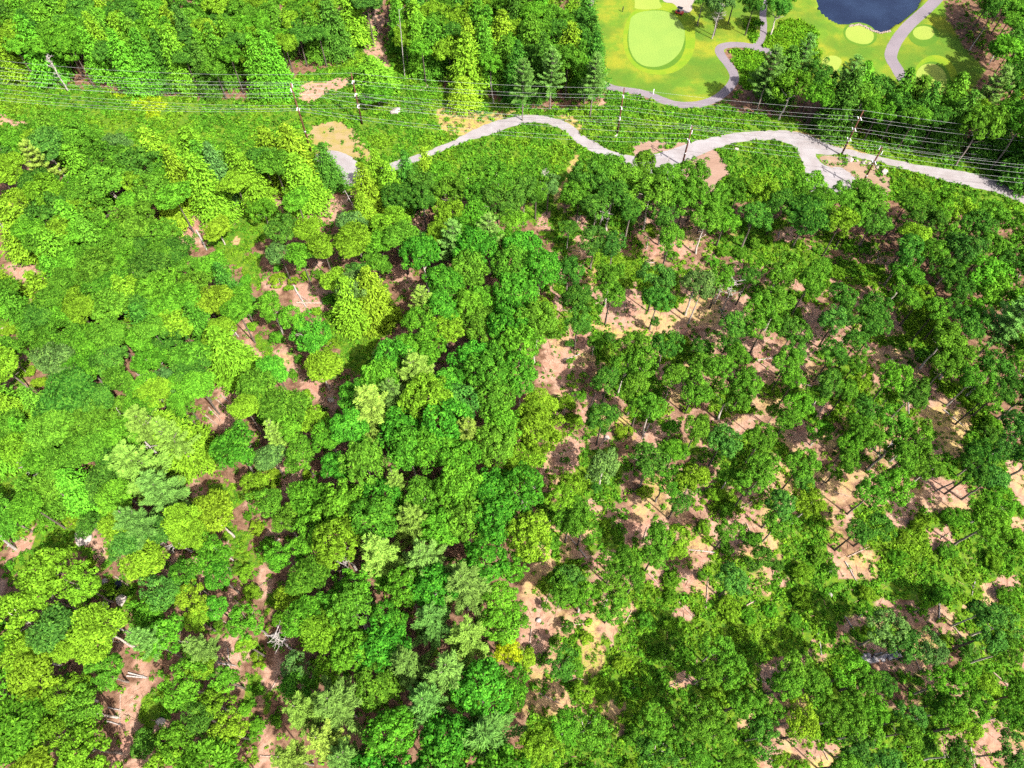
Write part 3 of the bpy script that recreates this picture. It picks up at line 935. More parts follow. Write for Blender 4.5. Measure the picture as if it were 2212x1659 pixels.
man(1, 0, [(1700, 1080, 125, "md"), (1830, 1160, 135, "md"), (1960, 1090, 110, "md"), (1620, 1160, 120, "dk"), (1750, 1270, 130, "dk"), (2000, 1270, 140, "md"), (2150, 1240, 110, "md"), (1540, 1250, 100, "md"), (2100, 1400, 110, "dk"),
           (1870, 1370, 120, "dk"), (1650, 1350, 110, "dk"), (1470, 1480, 70, "dk", "oak", 7), (1640, 1560, 110, "bl"), (1760, 1590, 110, "bl"), (2130, 1540, 90, "md"), (2000, 1500, 60, "yg", "oak", 6),
           (550, 1130, 55, "yg", "hemlock"), (430, 1170, 60, "dk", "hemlock"), (240, 1150, 75, "yg", "hemlock"), (160, 1250, 80, "yg", "hemlock"), (320, 1220, 80, "yg", "hemlock"), (700, 1250, 125, "md"), (640, 1140, 90, "br"), (860, 1170, 120, "md"),
           (1010, 1150, 110, "md"), (1180, 1240, 110, "dk"), (900, 1290, 110, "md"), (1010, 1340, 140, "dk"), (860, 1410, 115, "br"), (690, 1390, 105, "yg", "oak"), (1090, 1420, 110, "br"), (520, 1290, 80, "dk"),
           (330, 1460, 115, "yg", "feather"), (100, 1560, 110, "yg", "feather"), (250, 1570, 90, "br", "feather"), (560, 1580, 90, "gy"), (620, 1530, 80, "yg", "feather"), (1120, 1590, 75, "yg", "oak", 9), (1010, 1580, 120, "br"), (790, 1500, 110, "br"), (40, 1420, 60, "br", "oak", 6),
           (1260, 1230, 90, "md"), (1340, 1200, 70, "gy"), (790, 600, 70, "yg", "hemlock", 4.5), (210, 480, 95, "br", "hemlock", 5), (230, 600, 80, "br", "feather", 4)])
man(1, 1, [(1470, 110, 125, "dk"), (1530, 270, 95, "dk"), (1530, 420, 90, "dk"), (1740, 140, 115, "md"), (1740, 260, 90, "md"), (2040, 150, 105, "bl"), (2050, 290, 110, "dk"), (1880, 600, 125, "md"), (1965, 690, 120, "md"), (1830, 730, 115, "md"),
           (1720, 800, 90, "dk"), (1900, 850, 115, "md"), (2010, 980, 115, "md"), (1920, 970, 85, "br"), (2100, 560, 110, "dk"), (2150, 780, 110, "md"), (1690, 1050, 105, "dk"), (1640, 1010, 60, "md", "oak", 7), (1700, 1360, 130, "gy"), (1990, 1340, 145, "dk"),
           (2150, 1270, 80, "br"), (2100, 1450, 115, "md"), (2140, 1110, 70, "br", "oak", 6), (1500, 1480, 105, "yg", "oak", 8), (1420, 1570, 110, "yg"), (1520, 1610, 80, "md"), (1290, 930, 90, "yg", "feather", 8), (1250, 1050, 100, "yg", "feather", 9), (1450, 960, 70, "yg", "oak", 4),
           (1300, 330, 80, "yg", "feather", 9), (1250, 420, 70, "br", "feather", 9), (1640, 560, 60, "md", "oak", 5), (1480, 560, 34, "dk", "oak", 2), (1480, 670, 28, "br", "oak", 2), (1450, 1320, 32, "dk", "oak", 2), (2180, 1580, 75, "dk"), (1650, 1500, 45, "dk", "oak", 3),
           (1180, 1300, 110, "yg", "feather", 10), (1120, 1400, 90, "yg", "feather", 10), (1540, 900, 50, "br", "oak", 3), (2030, 430, 40, "dk", "oak", 4), (80, 200, 110, "gy"), (100, 130, 90, "bl"), (200, 260, 90, "yg", "hemlock"), (60, 300, 90, "yg", "hemlock")])
man(2, 1, [(90, 180, 130, "gy"), (250, 150, 90, "md"), (430, 130, 70, "dk"), (640, 90, 140, "md"), (820, 180, 100, "md"), (880, 90, 80, "md"), (1460, 130, 115, "md"), (1560, 260, 75, "yg"), (1440, 280, 95, "md"), (630, 290, 115, "md"), (500, 340, 100, "md"), (530, 450, 100, "md"),
           (340, 460, 100, "dk"), (290, 560, 80, "dk"), (720, 480, 110, "dk"), (720, 600, 80, "dk"), (1040, 270, 110, "dk"), (990, 420, 100, "bl"), (1280, 330, 120, "dk"), (1150, 410, 100, "dk"), (1130, 560, 80, "dk"), (1260, 460, 90, "dk"), (1740, 340, 65, "dk"), (680, 700, 95, "md"),
           (730, 800, 75, "br"), (340, 650, 85, "md"), (250, 740, 95, "md"), (120, 740, 125, "md"), (80, 870, 105, "md"), (310, 910, 140, "md"), (410, 830, 105, "md"), (980, 630, 90, "dk"), (940, 830, 120, "dk"), (870, 910, 65, "md"), (1130, 690, 65, "md"), (1150, 800, 100, "yg", "oak", 8),
           (1060, 880, 80, "md"), (1370, 780, 120, "br"), (1500, 890, 110, "dk"), (1340, 910, 60, "yg", "oak", 6), (1720, 530, 125, "md"), (1820, 640, 140, "md"), (1720, 710, 115, "md"), (1900, 790, 110, "md"), (2040, 720, 120, "dk"), (2080, 860, 90, "dk"), (1960, 920, 80, "md"),
           (740, 980, 90, "br"), (680, 1070, 90, "md"), (600, 1010, 65, "md", "oak", 6), (1200, 1000, 80, "dk"), (1130, 1090, 70, "md"), (90, 1130, 110, "md"), (260, 1200, 105, "bl"), (510, 1190, 115, "md"), (900, 1140, 90, "br", "oak", 6), (1180, 1160, 105, "md"), (1080, 1230, 80, "br"),
           (1070, 1320, 85, "md"), (1370, 1090, 115, "md"), (1500, 1180, 135, "md"), (1430, 1310, 105, "md"), (1600, 1370, 125, "md"), (1340, 1240, 80, "md"), (60, 1450, 140, "yg"), (310, 1420, 85, "md", "oak", 7), (530, 1390, 125, "md"), (440, 1480, 85, "md"), (770, 1360, 105, "md"),
           (780, 1470, 80, "dk"), (980, 1400, 60, "md", "oak", 6), (1230, 1530, 125, "md"), (1400, 1490, 105, "br"), (830, 1600, 130, "yg"), (640, 1620, 120, "bl"), (1950, 1290, 115, "dk"), (2100, 1230, 90, "bl"), (1990, 1450, 135, "bl"), (2080, 1590, 110, "br"), (1890, 1400, 90, "dk"),
           (1950, 130, 165, "br"), (2060, 250, 130, "br"), (1700, 110, 100, "dk"), (1800, 220, 90, "dk"), (1650, 350, 80, "md"), (1180, 950, 60, "dk", "oak", 5), (2150, 560, 110, "md"), (1490, 690, 30, "dk", "oak", 2), (130, 600, 80, "dk", "oak", 6), (1560, 620, 50, "dk", "oak", 3)])
man(2, 2, [(1250, 110, 100, "dk"), (1130, 130, 75, "dk"), (640, 60, 115, "md"), (330, 450, 105, "bl"), (300, 120, 80, "md"), (500, 310, 100, "dk", "oak", 5), (1980, 80, 150, "br"), (230, 890, 115, "md"), (170, 1050, 110, "md"), (330, 1040, 100, "md"), (740, 1020, 140, "md"), (680, 1120, 95, "md"),
           (850, 1110, 100, "md"), (1100, 1040, 105, "br"), (1200, 1090, 80, "md"), (1300, 1110, 70, "dk"), (1330, 770, 135, "gy"), (1430, 860, 130, "bl"), (1600, 880, 100, "gy"), (1950, 650, 115, "bl"), (2080, 720, 125, "bl"), (2100, 900, 130, "md"), (1980, 800, 100, "bl"), (120, 1340, 145, "md"),
           (250, 1430, 110, "md"), (400, 1230, 85, "md"), (550, 1250, 85, "md"), (520, 1450, 125, "dk"), (770, 1330, 125, "yg"), (790, 1430, 85, "yg"), (1010, 1340, 125, "md"), (1130, 1270, 130, "md"), (1260, 1300, 95, "br"), (1180, 1430, 120, "md"), (1150, 1560, 130, "bl"), (1450, 1430, 125, "md"),
           (1480, 1330, 85, "bl"), (1700, 1120, 125, "br"), (1830, 1060, 115, "br"), (1930, 1120, 105, "yg"), (1730, 1290, 125, "md"), (1830, 1380, 95, "yg"), (2120, 1320, 115, "md"), (2110, 1560, 125, "bl"), (1780, 1580, 115, "dk"), (80, 1570, 115, "md"), (330, 1590, 85, "md"), (1650, 1240, 85, "md"),
           (1930, 1250, 95, "md"), (640, 1600, 70, "yg", "oak", 5), (1200, 650, 60, "br", "oak", 4), (1560, 625, 40, "br", "oak", 3), (980, 370, 40, "dk", "oak", 2), (2170, 1180, 90, "md"), (1060, 1640, 90, "md"), (1330, 1620, 110, "bl"), (1570, 1500, 70, "dk", "oak", 6)])
man(1, 2, [(1470, 440, 115, "bl"), (1560, 560, 130, "br"), (1420, 510, 95, "md"), (1740, 520, 115, "md"), (1750, 620, 90, "md"), (1760, 350, 80, "md"), (1840, 330, 95, "md"), (1900, 430, 75, "md"), (1560, 90, 105, "md"), (1470, 80, 90, "md"), (1340, 200, 75, "md", "oak", 6), (1250, 120, 75, "yg", "oak", 6),
           (2040, 180, 100, "md"), (2020, 280, 80, "md"), (2150, 200, 95, "yg"), (1590, 1390, 145, "md"), (1450, 1400, 120, "br"), (1320, 1500, 145, "yg"), (1420, 980, 110, "dk", "oak", 6), (1470, 750, 50, "dk", "oak", 3), (1060, 910, 90, "yy", "oak", 9), (1200, 960, 80, "yg", "oak", 6), (1100, 1130, 145, "br"),
           (1200, 1580, 110, "yg"), (2010, 1370, 100, "md"), (2050, 1560, 145, "dk"), (2180, 1480, 80, "md"), (1560, 1180, 75, "yg", "oak", 4), (1040, 730, 140, "br"), (1110, 670, 90, "br"), (1030, 540, 115, "br"), (1100, 340, 110, "br"), (1320, 610, 40, "md", "oak", 2), (1380, 840, 45, "md", "oak", 3), (1520, 1010, 60, "md", "oak", 3),
           (300, 690, 115, "lm", "maple"), (420, 480, 110, "br", "maple")])
man(0, 1, [(1540, 1260, 165, "lm"), (1990, 520, 130, "lm", "oak", 8), (1750, 330, 110, "br"), (1900, 400, 80, "br"), (2080, 740, 110, "yg", "feather", 8), (1480, 640, 120, "yg", "hemlock"), (1420, 480, 90, "yg", "feather"), (1700, 860, 130, "md", "feather"), (1830, 960, 130, "md", "feather"),
           (1870, 1130, 120, "br"), (1600, 1000, 90, "yg", "feather"), (430, 880, 150, "dk", "feather"), (1100, 810, 110, "gy", "oak", 7), (1000, 900, 100, "yg", "feather"), (1150, 1180, 120, "yg", "hemlock"), (1240, 640, 120, "md", "feather"), (1750, 1290, 90, "gy", "feather", 9), (1640, 1480, 100, "yg", "oak", 7),
           (2130, 1180, 130, "br"), (2180, 1370, 110, "lm"), (1720, 1600, 100, "md")])
man(0, 2, [(820, 180, 100, "bl", "feather"), (1060, 100, 100, "bl", "feather"), (1040, 520, 130, "bl"), (330, 400, 180, "yg", "oak"), (520, 470, 120, "yg", "oak"), (300, 540, 120, "yg", "oak"), (310, 780, 140, "bl", "feather"), (900, 330, 120, "yg", "feather"), (780, 90, 110, "yg", "feather"),
           (580, 90, 90, "dk", "oak", 6), (1180, 60, 100, "yg", "feather"), (1240, 160, 90, "yg", "feather"), (990, 660, 130, "br"), (1250, 560, 110, "yg", "oak"), (1200, 420, 110, "md"), (1080, 800, 140, "br"), (1420, 420, 90, "lm"), (1400, 620, 80, "lm"), (1600, 700, 120, "br"), (1280, 700, 90, "yg"),
           (1180, 1120, 150, "br"), (1280, 1330, 110, "dk", "oak", 11), (1400, 1250, 130, "yg"), (1480, 1430, 120, "yg"), (960, 1500, 100, "dk", "oak", 5), (1150, 1500, 120, "br"), (430, 1170, 140, "yg"), (650, 1040, 120, "md"), (550, 1280, 150, "md"), (300, 1440, 130, "yg"), (560, 1530, 160, "yg"), (1300, 980, 90, "yg"),
           (420, 890, 80, "yg", "feather"), (560, 720, 110, "br"), (1890, 560, 100, "yg", "oak", 6), (2000, 160, 130, "br"), (1720, 230, 80, "br", "oak", 3), (1850, 60, 110, "md"), (1600, 860, 70, "yg"), (1930, 1000, 90, "gy"), (1450, 1080, 90, "br")])

# ---- dense stands: fill between what is already surveyed
def in_hole(xd, yd):
    ax, ay = np.array([xd]), np.array([yd])
    return bool(inany(ax, ay, DIRT)[0] or inany(ax, ay, GRASS)[0])

def fill(poly, rmin, rmax, kinds, cols, hmul=1.0, gap=0.70, tries=2500, cap=999, holes=True, pull=0.7, nobase=()):
    xs, ys = [p[0] for p in poly], [p[1] for p in poly]
    n = 0
    for _ in range(tries):
        x, y = random.uniform(min(xs), max(xs)), random.uniform(min(ys), max(ys))
        if not inpoly(np.array([x]), np.array([y]), poly)[0]:
            continue
        k = random.choices([a for a, _w in kinds], [w for _a, w in kinds])[0]
        c = random.choices([a for a, _w in cols], [w for _a, w in cols])[0]
        R = random.uniform(rmin, rmax) * (0.85 if k == "hemlock" else 1)
        hc = {"oak": 10.5, "maple": 14.0, "feather": 11.5, "hemlock": 8.5, "pine": 14.0}[k] * random.uniform(0.88, 1.12) * hmul
        p = G(x, y, hc)
        if any((p.x - t["p"].x) ** 2 + (p.y - t["p"].y) ** 2 < (gap * (R + t["R"])) ** 2 for t in TREES):
            continue
        if nobase:
            u, v = D_of((p.x, p.y, 0))
            if inany(np.array([u]), np.array([v]), nobase)[0]:
                continue
        if holes:
            rp = R / depth(p) * F / KD * pull
            if any(in_hole(x + dx * rp, y + dy * rp) for dx, dy in ((0, 0), (1, 0), (-1, 0), (0, 1), (0, -1))):
                continue
        TREES.append(dict(p=p, R=R, kind=k, col=c, D=(x, y), hc=hc))
        n += 1
        if n >= cap:
            break
    return n

RIGHTOFROAD = [(1500, 262), (1640, 262), (1740, 275), (1800, 288), (1900, 318), (2000, 345), (2120, 378), (2240, 410), (2400, 450), (2400, 900), (1500, 900)]
# tall vivid stand down the middle
fill([(880, 560), (1000, 520), (1170, 490), (1195, 620), (1195, 800), (1190, 960), (1160, 1100), (1140, 1200), (1130, 1390), (1110, 1420), (1110, 1700), (760, 1700), (780, 1500), (830, 1250), (700, 1180), (680, 1050), (720, 930), (770, 820), (830, 720)],
     3.2, 4.6, [("maple", 1)], [("lm", 5), ("br", 3), ("md", 2), ("bl", 0.6), ("yg", 0.5)], 1.0, 0.62)
# belt below the gravel road
fill([(850, 395), (1000, 395), (1250, 430), (1330, 350), (1480, 370), (1560, 410), (1650, 410), (1740, 400), (1880, 425), (1960, 425), (2100, 455), (2260, 490), (2260, 560), (1900, 500), (1700, 470), (1500, 480), (1250, 470), (1150, 520), (870, 560)],
     3.0, 4.6, [("oak", 5), ("feather", 1)], [("md", 4), ("br", 2), ("dk", 3), ("yg", 0.6)], 1.0, 0.66)
# right hand forest
fill([(1900, 450), (2100, 470), (2260, 510), (2260, 1010), (2170, 960), (2120, 840), (2010, 650), (1930, 560)], 3.4, 5.2, [("oak", 5), ("feather", 1)], [("md", 4), ("dk", 4), ("br", 2), ("bl", 1)], 1.05, 0.66)
# trees between the corridor and the golf course
fill([(1640, 200), (1660, 165), (1700, 150), (1760, 150), (1830, 190), (1900, 178), (1960, 215), (2040, 215), (2110, 232), (2170, 190), (2260, 170), (2260, 370), (2100, 345), (1950, 300), (1850, 265), (1740, 245), (1640, 230)], 3.6, 5.2,
     [("oak", 5), ("hemlock", 1.5), ("maple", 1)], [("md", 4), ("dk", 3), ("br", 3), ("yg", 1), ("bl", 1)], 1.0, 0.6, 2600, holes=False, nobase=[RIGHTOFROAD])
# far right corner wood
fill([(2068, -90), (2300, -90), (2300, 190), (2180, 150), (2115, 85), (2072, 30)], 3.4, 4.8, [("oak", 4), ("feather", 2)], [("md", 4), ("dk", 3), ("br", 2)], 1.0, 0.6, 2500, holes=False, nobase=[[(1900, -80), (2058, -80), (2070, 40), (2105, 105), (2150, 150), (2130, 190), (2090, 230), (1900, 230)]])
# beside the golf green
fill([(900, -60), (1262, -60), (1270, 60), (1290, 150), (1290, 215), (1190, 225), (1040, 200), (960, 170), (900, 90)], 3.0, 4.6, [("oak", 4), ("hemlock", 2)], [("md", 4), ("dk", 4), ("br", 2), ("yg", 1.4)], 1.0, 0.62, 2600, nobase=[CORRIDOR])
fill([(820, -60), (930, -60), (930, 120), (880, 100), (850, 60)], 2.6, 3.8, [("oak", 2), ("hemlock", 2)], [("yg", 3), ("br", 2), ("md", 2)], 0.9, 0.66, 600)
# trees on the course
for x, y, r, c, k, h in [(1682, 22, 32, "dk", "oak", 8), (1628, 14, 24, "dk", "oak", 9), (1560, 8, 30, "gy", "oak", 10), (1520, 0, 26, "dk", "oak", 8), (1590, -12, 30, "md", "oak", 9), (1700, -16, 30, "md", "oak", 8), (1640, 48, 12, "md", "oak", 2.5)]:
    add_tree(x, y, rpx=r * KD, kind=k, col=c, hc=h)
# upper left forest
fill([(-60, -60), (830, -60), (800, 40), (790, 100), (740, 120), (640, 140), (600, 185), (500, 180), (300, 165), (120, 140), (-60, 115)], 2.8, 4.2,
     [("hemlock", 3), ("oak", 5), ("feather", 3)], [("yg", 3), ("md", 5), ("br", 4), ("dk", 3), ("bl", 0.5)], 1.0, 0.64, 6000, nobase=[CORRIDOR])
# left forest mass
fill([(-60, 290), (60, 290), (180, 300), (300, 320), (480, 330), (640, 340), (640, 420), (500, 420), (370, 430), (380, 520), (470, 580), (520, 640), (530, 720), (450, 780), (440, 830), (440, 900), (400, 980), (300, 1080), (240, 1100), (120, 1120), (90, 1000), (90, 850), (80, 740), (60, 640), (90, 560), (40, 480), (-60, 480)],
     2.7, 4.2, [("feather", 6), ("oak", 3), ("hemlock", 0.7)], [("md", 6), ("br", 5), ("yg", 1.6), ("dk", 2.5), ("gy", 0.4)], 1.0, 0.64, 5000, pull=1.15)
# left margin and lower left
fill([(-60, 600), (50, 620), (60, 780), (50, 830), (100, 960), (120, 1120), (60, 1140), (-60, 1130)], 2.6, 3.8, [("feather", 3), ("hemlock", 2), ("oak", 1)], [("md", 4), ("br", 3), ("yg", 4)], 0.9, 0.64, 1200)
fill([(-60, 1290), (100, 1290), (240, 1330), (250, 1400), (290, 1440), (240, 1500), (250, 1700), (-60, 1700)], 3.2, 4.8, [("oak", 4), ("feather", 2)], [("yg", 3), ("br", 4), ("md", 4), ("bl", 0.3)], 1.0, 0.62, 1500, pull=0.9)
fill([(240, 1110), (480, 1060), (470, 1200), (480, 1330), (330, 1340), (300, 1280), (260, 1200)], 3.0, 4.0, [("oak", 3), ("feather", 3)], [("yg", 3), ("br", 3), ("md", 3)], 0.95, 0.7, 800, pull=1.0)
fill([(300, 1340), (480, 1330), (520, 1500), (540, 1700), (330, 1700), (310, 1500)], 3.0, 4.4, [("oak", 3), ("feather", 2)], [("yg", 3), ("br", 4), ("md", 3)], 0.95, 0.74, 1000, pull=1.0)
# mid left strip
fill([(480, 540), (640, 560), (700, 640), (720, 700), (830, 600), (860, 480), (760, 430), (640, 470), (520, 520)], 2.6, 3.8, [("feather", 3), ("oak", 2), ("hemlock", 1)], [("yg", 3), ("gy", 1), ("md", 2), ("br", 2)], 0.85, 0.8, 900, cap=20, pull=1.1)
fill([(560, 700), (650, 760), (700, 860), (720, 1000), (680, 1130), (660, 1200), (700, 1330), (760, 1500), (640, 1560), (620, 1400), (540, 1240), (500, 1150), (480, 1020), (520, 880)], 2.8, 4.2, [("oak", 4), ("feather", 3)], [("br", 4), ("md", 3), ("yg", 1.5), ("lm", 2), ("gy", 0.3)], 1.0, 0.7, 1800, pull=1.0)
fill([(640, 1160), (760, 1180), (820, 1300), (840, 1440), (800, 1560), (640, 1500), (640, 1330)], 3.0, 4.4, [("oak", 4), ("maple", 3)], [("br", 4), ("lm", 3), ("md", 2), ("gy", 0.8)], 1.0, 0.64, 900)
# clearing: scattered young trees and leafy shrubs in the gaps
NB0 = len(TREES)
def fill_bush(poly, n, rmin, rmax, cols):
    xs, ys = [p[0] for p in poly], [p[1] for p in poly]
    k = 0
    for _ in range(n * 40):
        x, y = random.uniform(min(xs), max(xs)), random.uniform(min(ys), max(ys))
        if not inpoly(np.array([x]), np.array([y]), poly)[0] or in_hole(x, y):
            continue
        R = random.uniform(rmin, rmax)
        hc = R * 0.75
        p = G(x, y, hc)
        bad = False
        for t in TREES:
            d2 = (p.x - t["p"].x) ** 2 + (p.y - t["p"].y) ** 2
            if t["kind"] == "bush":
                if d2 < (1.0 * (R + t["R"])) ** 2:
                    bad = True
                    break
            elif (x - t["D"][0]) ** 2 + (y - t["D"][1]) ** 2 < ((t["R"] + 0.5 * R) / depth(t["p"]) * F / KD) ** 2:
                bad = True
                break
        if bad:
            continue
        c = random.choices([a for a, _w in cols], [w for _a, w in cols])[0]
        TREES.append(dict(p=p, R=R, kind="bush", col=c, D=(x, y), hc=hc))
        k += 1
        if k >= n:
            break
fill_bush(CLEARING, 90, 1.1, 2.0, [("br", 4), ("yg", 3), ("md", 3), ("dk", 1)])
fill_bush([(440, 540), (640, 560), (780, 600), (720, 900), (660, 1200), (620, 1640), (380, 1640), (440, 1200), (500, 900)], 36, 1.0, 1.9, [("br", 3), ("yg", 4), ("md", 1)])
fill_bush([(-20, 560), (90, 560), (100, 900), (180, 1150), (240, 1300), (100, 1300), (-20, 1200)], 20, 1.0, 1.8, [("br", 3), ("yg", 4)])

# ---- landmarks the labels lean on
LAND = [((1418, 85), "the big putting green"), ((1880, 20), "the navy pond"), ((1585, 165), "the looping cart path"), ((1932, 125), "the pond cart path"), ((2012, 165), "the green nearest the right edge"), ((1150, 262), "the hump of the gravel road"),
        ((1745, 335), "the gravel road fork"), ((2130, 400), "the road at the right edge"), ((740, 355), "the gravel turnaround"), ((715, 290), "the tan sandy oval"), ((1530, 365), "the pinkish triangle below the road"), ((1860, 370), "the sandy island at the fork"),
        ((320, 225), "the yellow shrub patch"), ((690, 195), "the pink clearing under the wires"), ((812, 60), "the dirt gap in the far wood"), ((415, 490), "the pink cutting with fallen trunk"), ((545, 435), "the pink strip below the hemlocks"), ((690, 455), "the brown strip below the turnaround"),
        ((660, 600), "the fallen log heap"), ((755, 688), "the white rock in grass"), ((540, 720), "the narrow dirt lane"), ((490, 870), "the dirt with leaning trunks"), ((345, 985), "the bare white pine trunk"), ((420, 1040), "the orange dirt lane"), ((620, 1030), "the pale dirt slab"),
        ((710, 860), "the shaded dirt pocket"), ((180, 1160), "the white boulder"), ((240, 1290), "the dark stream"), ((40, 1180), "the dirt at the left edge"), ((505, 1425), "the red dirt oval"), ((300, 1440), "the fan of leaning trunks"), ((275, 1590), "the long lower dirt strip"), ((570, 1560), "the shaded grassy trail"),
        ((960, 1400), "the main pine cluster"), ((1015, 940), "the lone pine among maples"), ((870, 830), "the paired pale pines"), ((1090, 1410), "the bright yellow tree"), ((1165, 1310), "the orange dirt edge"), ((1275, 1440), "the twin wheel tracks"), ((1235, 1185), "the shaded brush patch"), ((1215, 750), "the pink dirt edge"),
        ((1560, 640), "the brush by dead trunks"), ((2040, 860), "the angled trunk shadow"), ((2060, 960), "the second angled trunk shadow"), ((1940, 1130), "the pale slash patch"), ((2030, 1060), "the crooked trunk"), ((1830, 1225), "the lower pink patch"), ((1915, 1415), "the stone wall remnant"), ((45, 580), "the sandy gap at the left"), ((60, 840), "the straw gap at the left"),
        ((913, 655), "the small upper pine"), ((820, 1195), "the twin pines mid column"), ((1048, 1590), "the big pine at the bottom"), ((690, 1560), "the pines at the lower trail"), ((1420, 640), "the pale dirt in the clearing"), ((1440, 930), "the brown dirt below the oaks"), ((1250, 960), "the dark dirt by the stand"), ((1640, 790), "the dirt mid clearing"), ((1780, 720), "the long brown dirt"),
        ((1560, 920), "the shadowed dirt by a trunk"), ((1750, 930), "the brown patch below the oaks"), ((1400, 1220), "the red brush streak"), ((1560, 1250), "the dirt with dark trunk"), ((2180, 1150), "the brown dirt at right edge"), ((2130, 1270), "the shaded dirt by the right edge"), ((1640, 1480), "the shaded twig gap"), ((2060, 1440), "the lower right slash gap"), ((1500, 1580), "the grey slash hollow"),
        ((1770, 1620), "the straw at the bottom"), ((2150, 1620), "the bottom right corner"), ((40, 1600), "the bottom left corner"), ((1300, 1620), "the bottom edge below the tracks"), ((450, 1600), "the bottom edge at left"), ((30, 20), "the top left corner"), ((200, 60), "the top edge, far left"), ((400, 60), "the top edge, left part"), ((600, 80), "the top edge before the dirt"), ((1000, 60), "the top edge past the dirt"),
        ((1150, 120), "the wood edge by the green"), ((2180, 40), "the top right corner"), ((2200, 250), "the upper right edge"), ((2190, 600), "the right edge, upper half"), ((30, 400), "the left edge under the corridor"), ((200, 480), "the big dark left crown"), ((300, 640), "the wide left stand"), ((150, 700), "the left stand near the edge"), ((200, 850), "the lower left stand"), ((350, 780), "the left stand's inner flank"),
        ((100, 1050), "the stand above the boulder"), ((1000, 700), "the upper maple stand"), ((1080, 850), "the inner maple stand"), ((950, 1000), "the middle maple stand"), ((1060, 1080), "the lower maple stand"), ((1080, 600), "the top of the maple stand"), ((750, 1060), "the maple stand's left flank"), ((730, 1280), "the shaded bank left of pines"), ((860, 1580), "the dark gap below the pines"), ((1000, 440), "the belt below the hump"), ((1330, 420), "the belt by the straw trail"), ((1650, 450), "the belt below the fork"), ((2020, 480), "the belt's right end")]
ORD = ["first", "second", "third", "fourth", "fifth", "sixth", "seventh", "eighth", "ninth", "tenth", "eleventh", "twelfth", "thirteenth", "fourteenth", "fifteenth", "sixteenth"]
TYPE = {"oak": ("broadleaf_tree", "round tree", "tree"), "maple": ("broadleaf_tree", "clumpy tall tree", "tree"), "feather": ("broadleaf_tree", "feathery tree", "tree"),
        "hemlock": ("conifer_tree", "conical conifer", "tree"), "pine": ("pine_tree", "star-shaped pine", "pine"), "bush": ("shrub", "leafy shrub", "shrub")}
GRP = {"oak": "broadleaf trees", "maple": "broadleaf trees", "feather": "broadleaf trees", "hemlock": "conical conifers", "pine": "pale pines", "bush": "shrubs in the clearings"}

def in_view(t):
    x, y = t["D"]
    rp = t["R"] / depth(t["p"]) * F / KD
    return -rp < x < 2212 + rp and -rp < y < 1659 + rp

vis = [t for t in TREES if in_view(t)]
# small ones read as young trees
for t in vis:
    t["name"], t["noun"], t["cat"] = TYPE[t["kind"]]
    if t["kind"] in ("oak", "feather") and t["hc"] <= 8:
        t["name"], t["noun"] = "young_tree", "low young tree"
        if t["hc"] <= 3.5:
            t["name"], t["noun"], t["cat"] = "shrub", "leafy shrub", "shrub"
bl = [t for t in vis if t["name"] == "broadleaf_tree"]
bl.sort(key=lambda t: -(t["R"] / depth(t["p"])) if not (t["D"][0] < 900 and t["D"][1] < 190) else 0)
FARWOOD = bl[300:]
print("trees:", len(vis), {n: sum(t["name"] == n for t in vis) for n in {t["name"] for t in vis}}, "far wood", len(FARWOOD))
keep = [t for t in vis if not any(t is q for q in FARWOOD)]
groups = {}
for t in keep:
    ld = min(LAND, key=lambda l: (l[0][0] - t["D"][0]) ** 2 + (l[0][1] - t["D"][1]) ** 2)
    t["land"] = ld
    groups.setdefault((t["col"], t["noun"], ld[1]), []).append(t)
for (c, noun, ld), g in groups.items():
    g.sort(key=lambda t: t["D"][0])
    for k, t in enumerate(g):
        base = f"{CNAME[c]} {noun}"
        if len(g) == 1:
            t["label"] = f"{base} nearest {ld}"
        elif len(g) == 2:
            t["label"] = f"{('left' if k == 0 else 'right')} one of two {base}s by {ld}"
        else:
            t["label"] = f"{ORD[k]} {base} from left by {ld}"

def inst(t, i):
    r = random.Random(i * 7 + 3)
    k = t["kind"]
    p, R, hc = t["p"], t["R"], t["hc"]
    root = empty(t["name"], (p.x, p.y, 0), r.uniform(0, 6.28))
    tag(root, t["label"], t["cat"], {"shrub": "leafy shrubs", "young_tree": "young trees"}.get(t["name"], GRP[k]))
    mk = "oak" if k == "bush" else k
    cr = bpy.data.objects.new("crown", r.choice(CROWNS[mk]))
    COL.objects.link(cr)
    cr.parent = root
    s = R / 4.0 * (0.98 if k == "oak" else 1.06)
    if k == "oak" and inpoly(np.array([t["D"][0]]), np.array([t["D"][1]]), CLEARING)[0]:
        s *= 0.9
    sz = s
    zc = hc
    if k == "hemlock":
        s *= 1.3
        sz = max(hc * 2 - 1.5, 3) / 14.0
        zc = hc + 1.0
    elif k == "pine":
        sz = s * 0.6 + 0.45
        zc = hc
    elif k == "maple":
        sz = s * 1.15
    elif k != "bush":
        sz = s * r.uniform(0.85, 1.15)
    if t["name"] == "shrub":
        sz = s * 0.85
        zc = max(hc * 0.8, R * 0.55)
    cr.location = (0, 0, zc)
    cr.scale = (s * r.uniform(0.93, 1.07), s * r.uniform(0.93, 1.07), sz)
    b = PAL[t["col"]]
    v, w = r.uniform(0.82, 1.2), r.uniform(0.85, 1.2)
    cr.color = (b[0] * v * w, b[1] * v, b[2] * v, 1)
    tk = TRUNKS["conifer"] if k in ("hemlock", "pine") else (TRUNKS["pale"] if r.random() < 0.45 else TRUNKS["dark"])
    tr = bpy.data.objects.new("trunk" if t["name"] != "shrub" else "stem", r.choice(tk))
    COL.objects.link(tr)
    tr.parent = root
    q = max(0.25, min(1.15, R / 4.0)) if t["name"] != "shrub" else 0.3
    tr.scale = (q, q, (zc * (1.35 if k in ("hemlock", "pine") else 1.0)) / 10.0)

for i, t in enumerate(keep):
    inst(t, i)

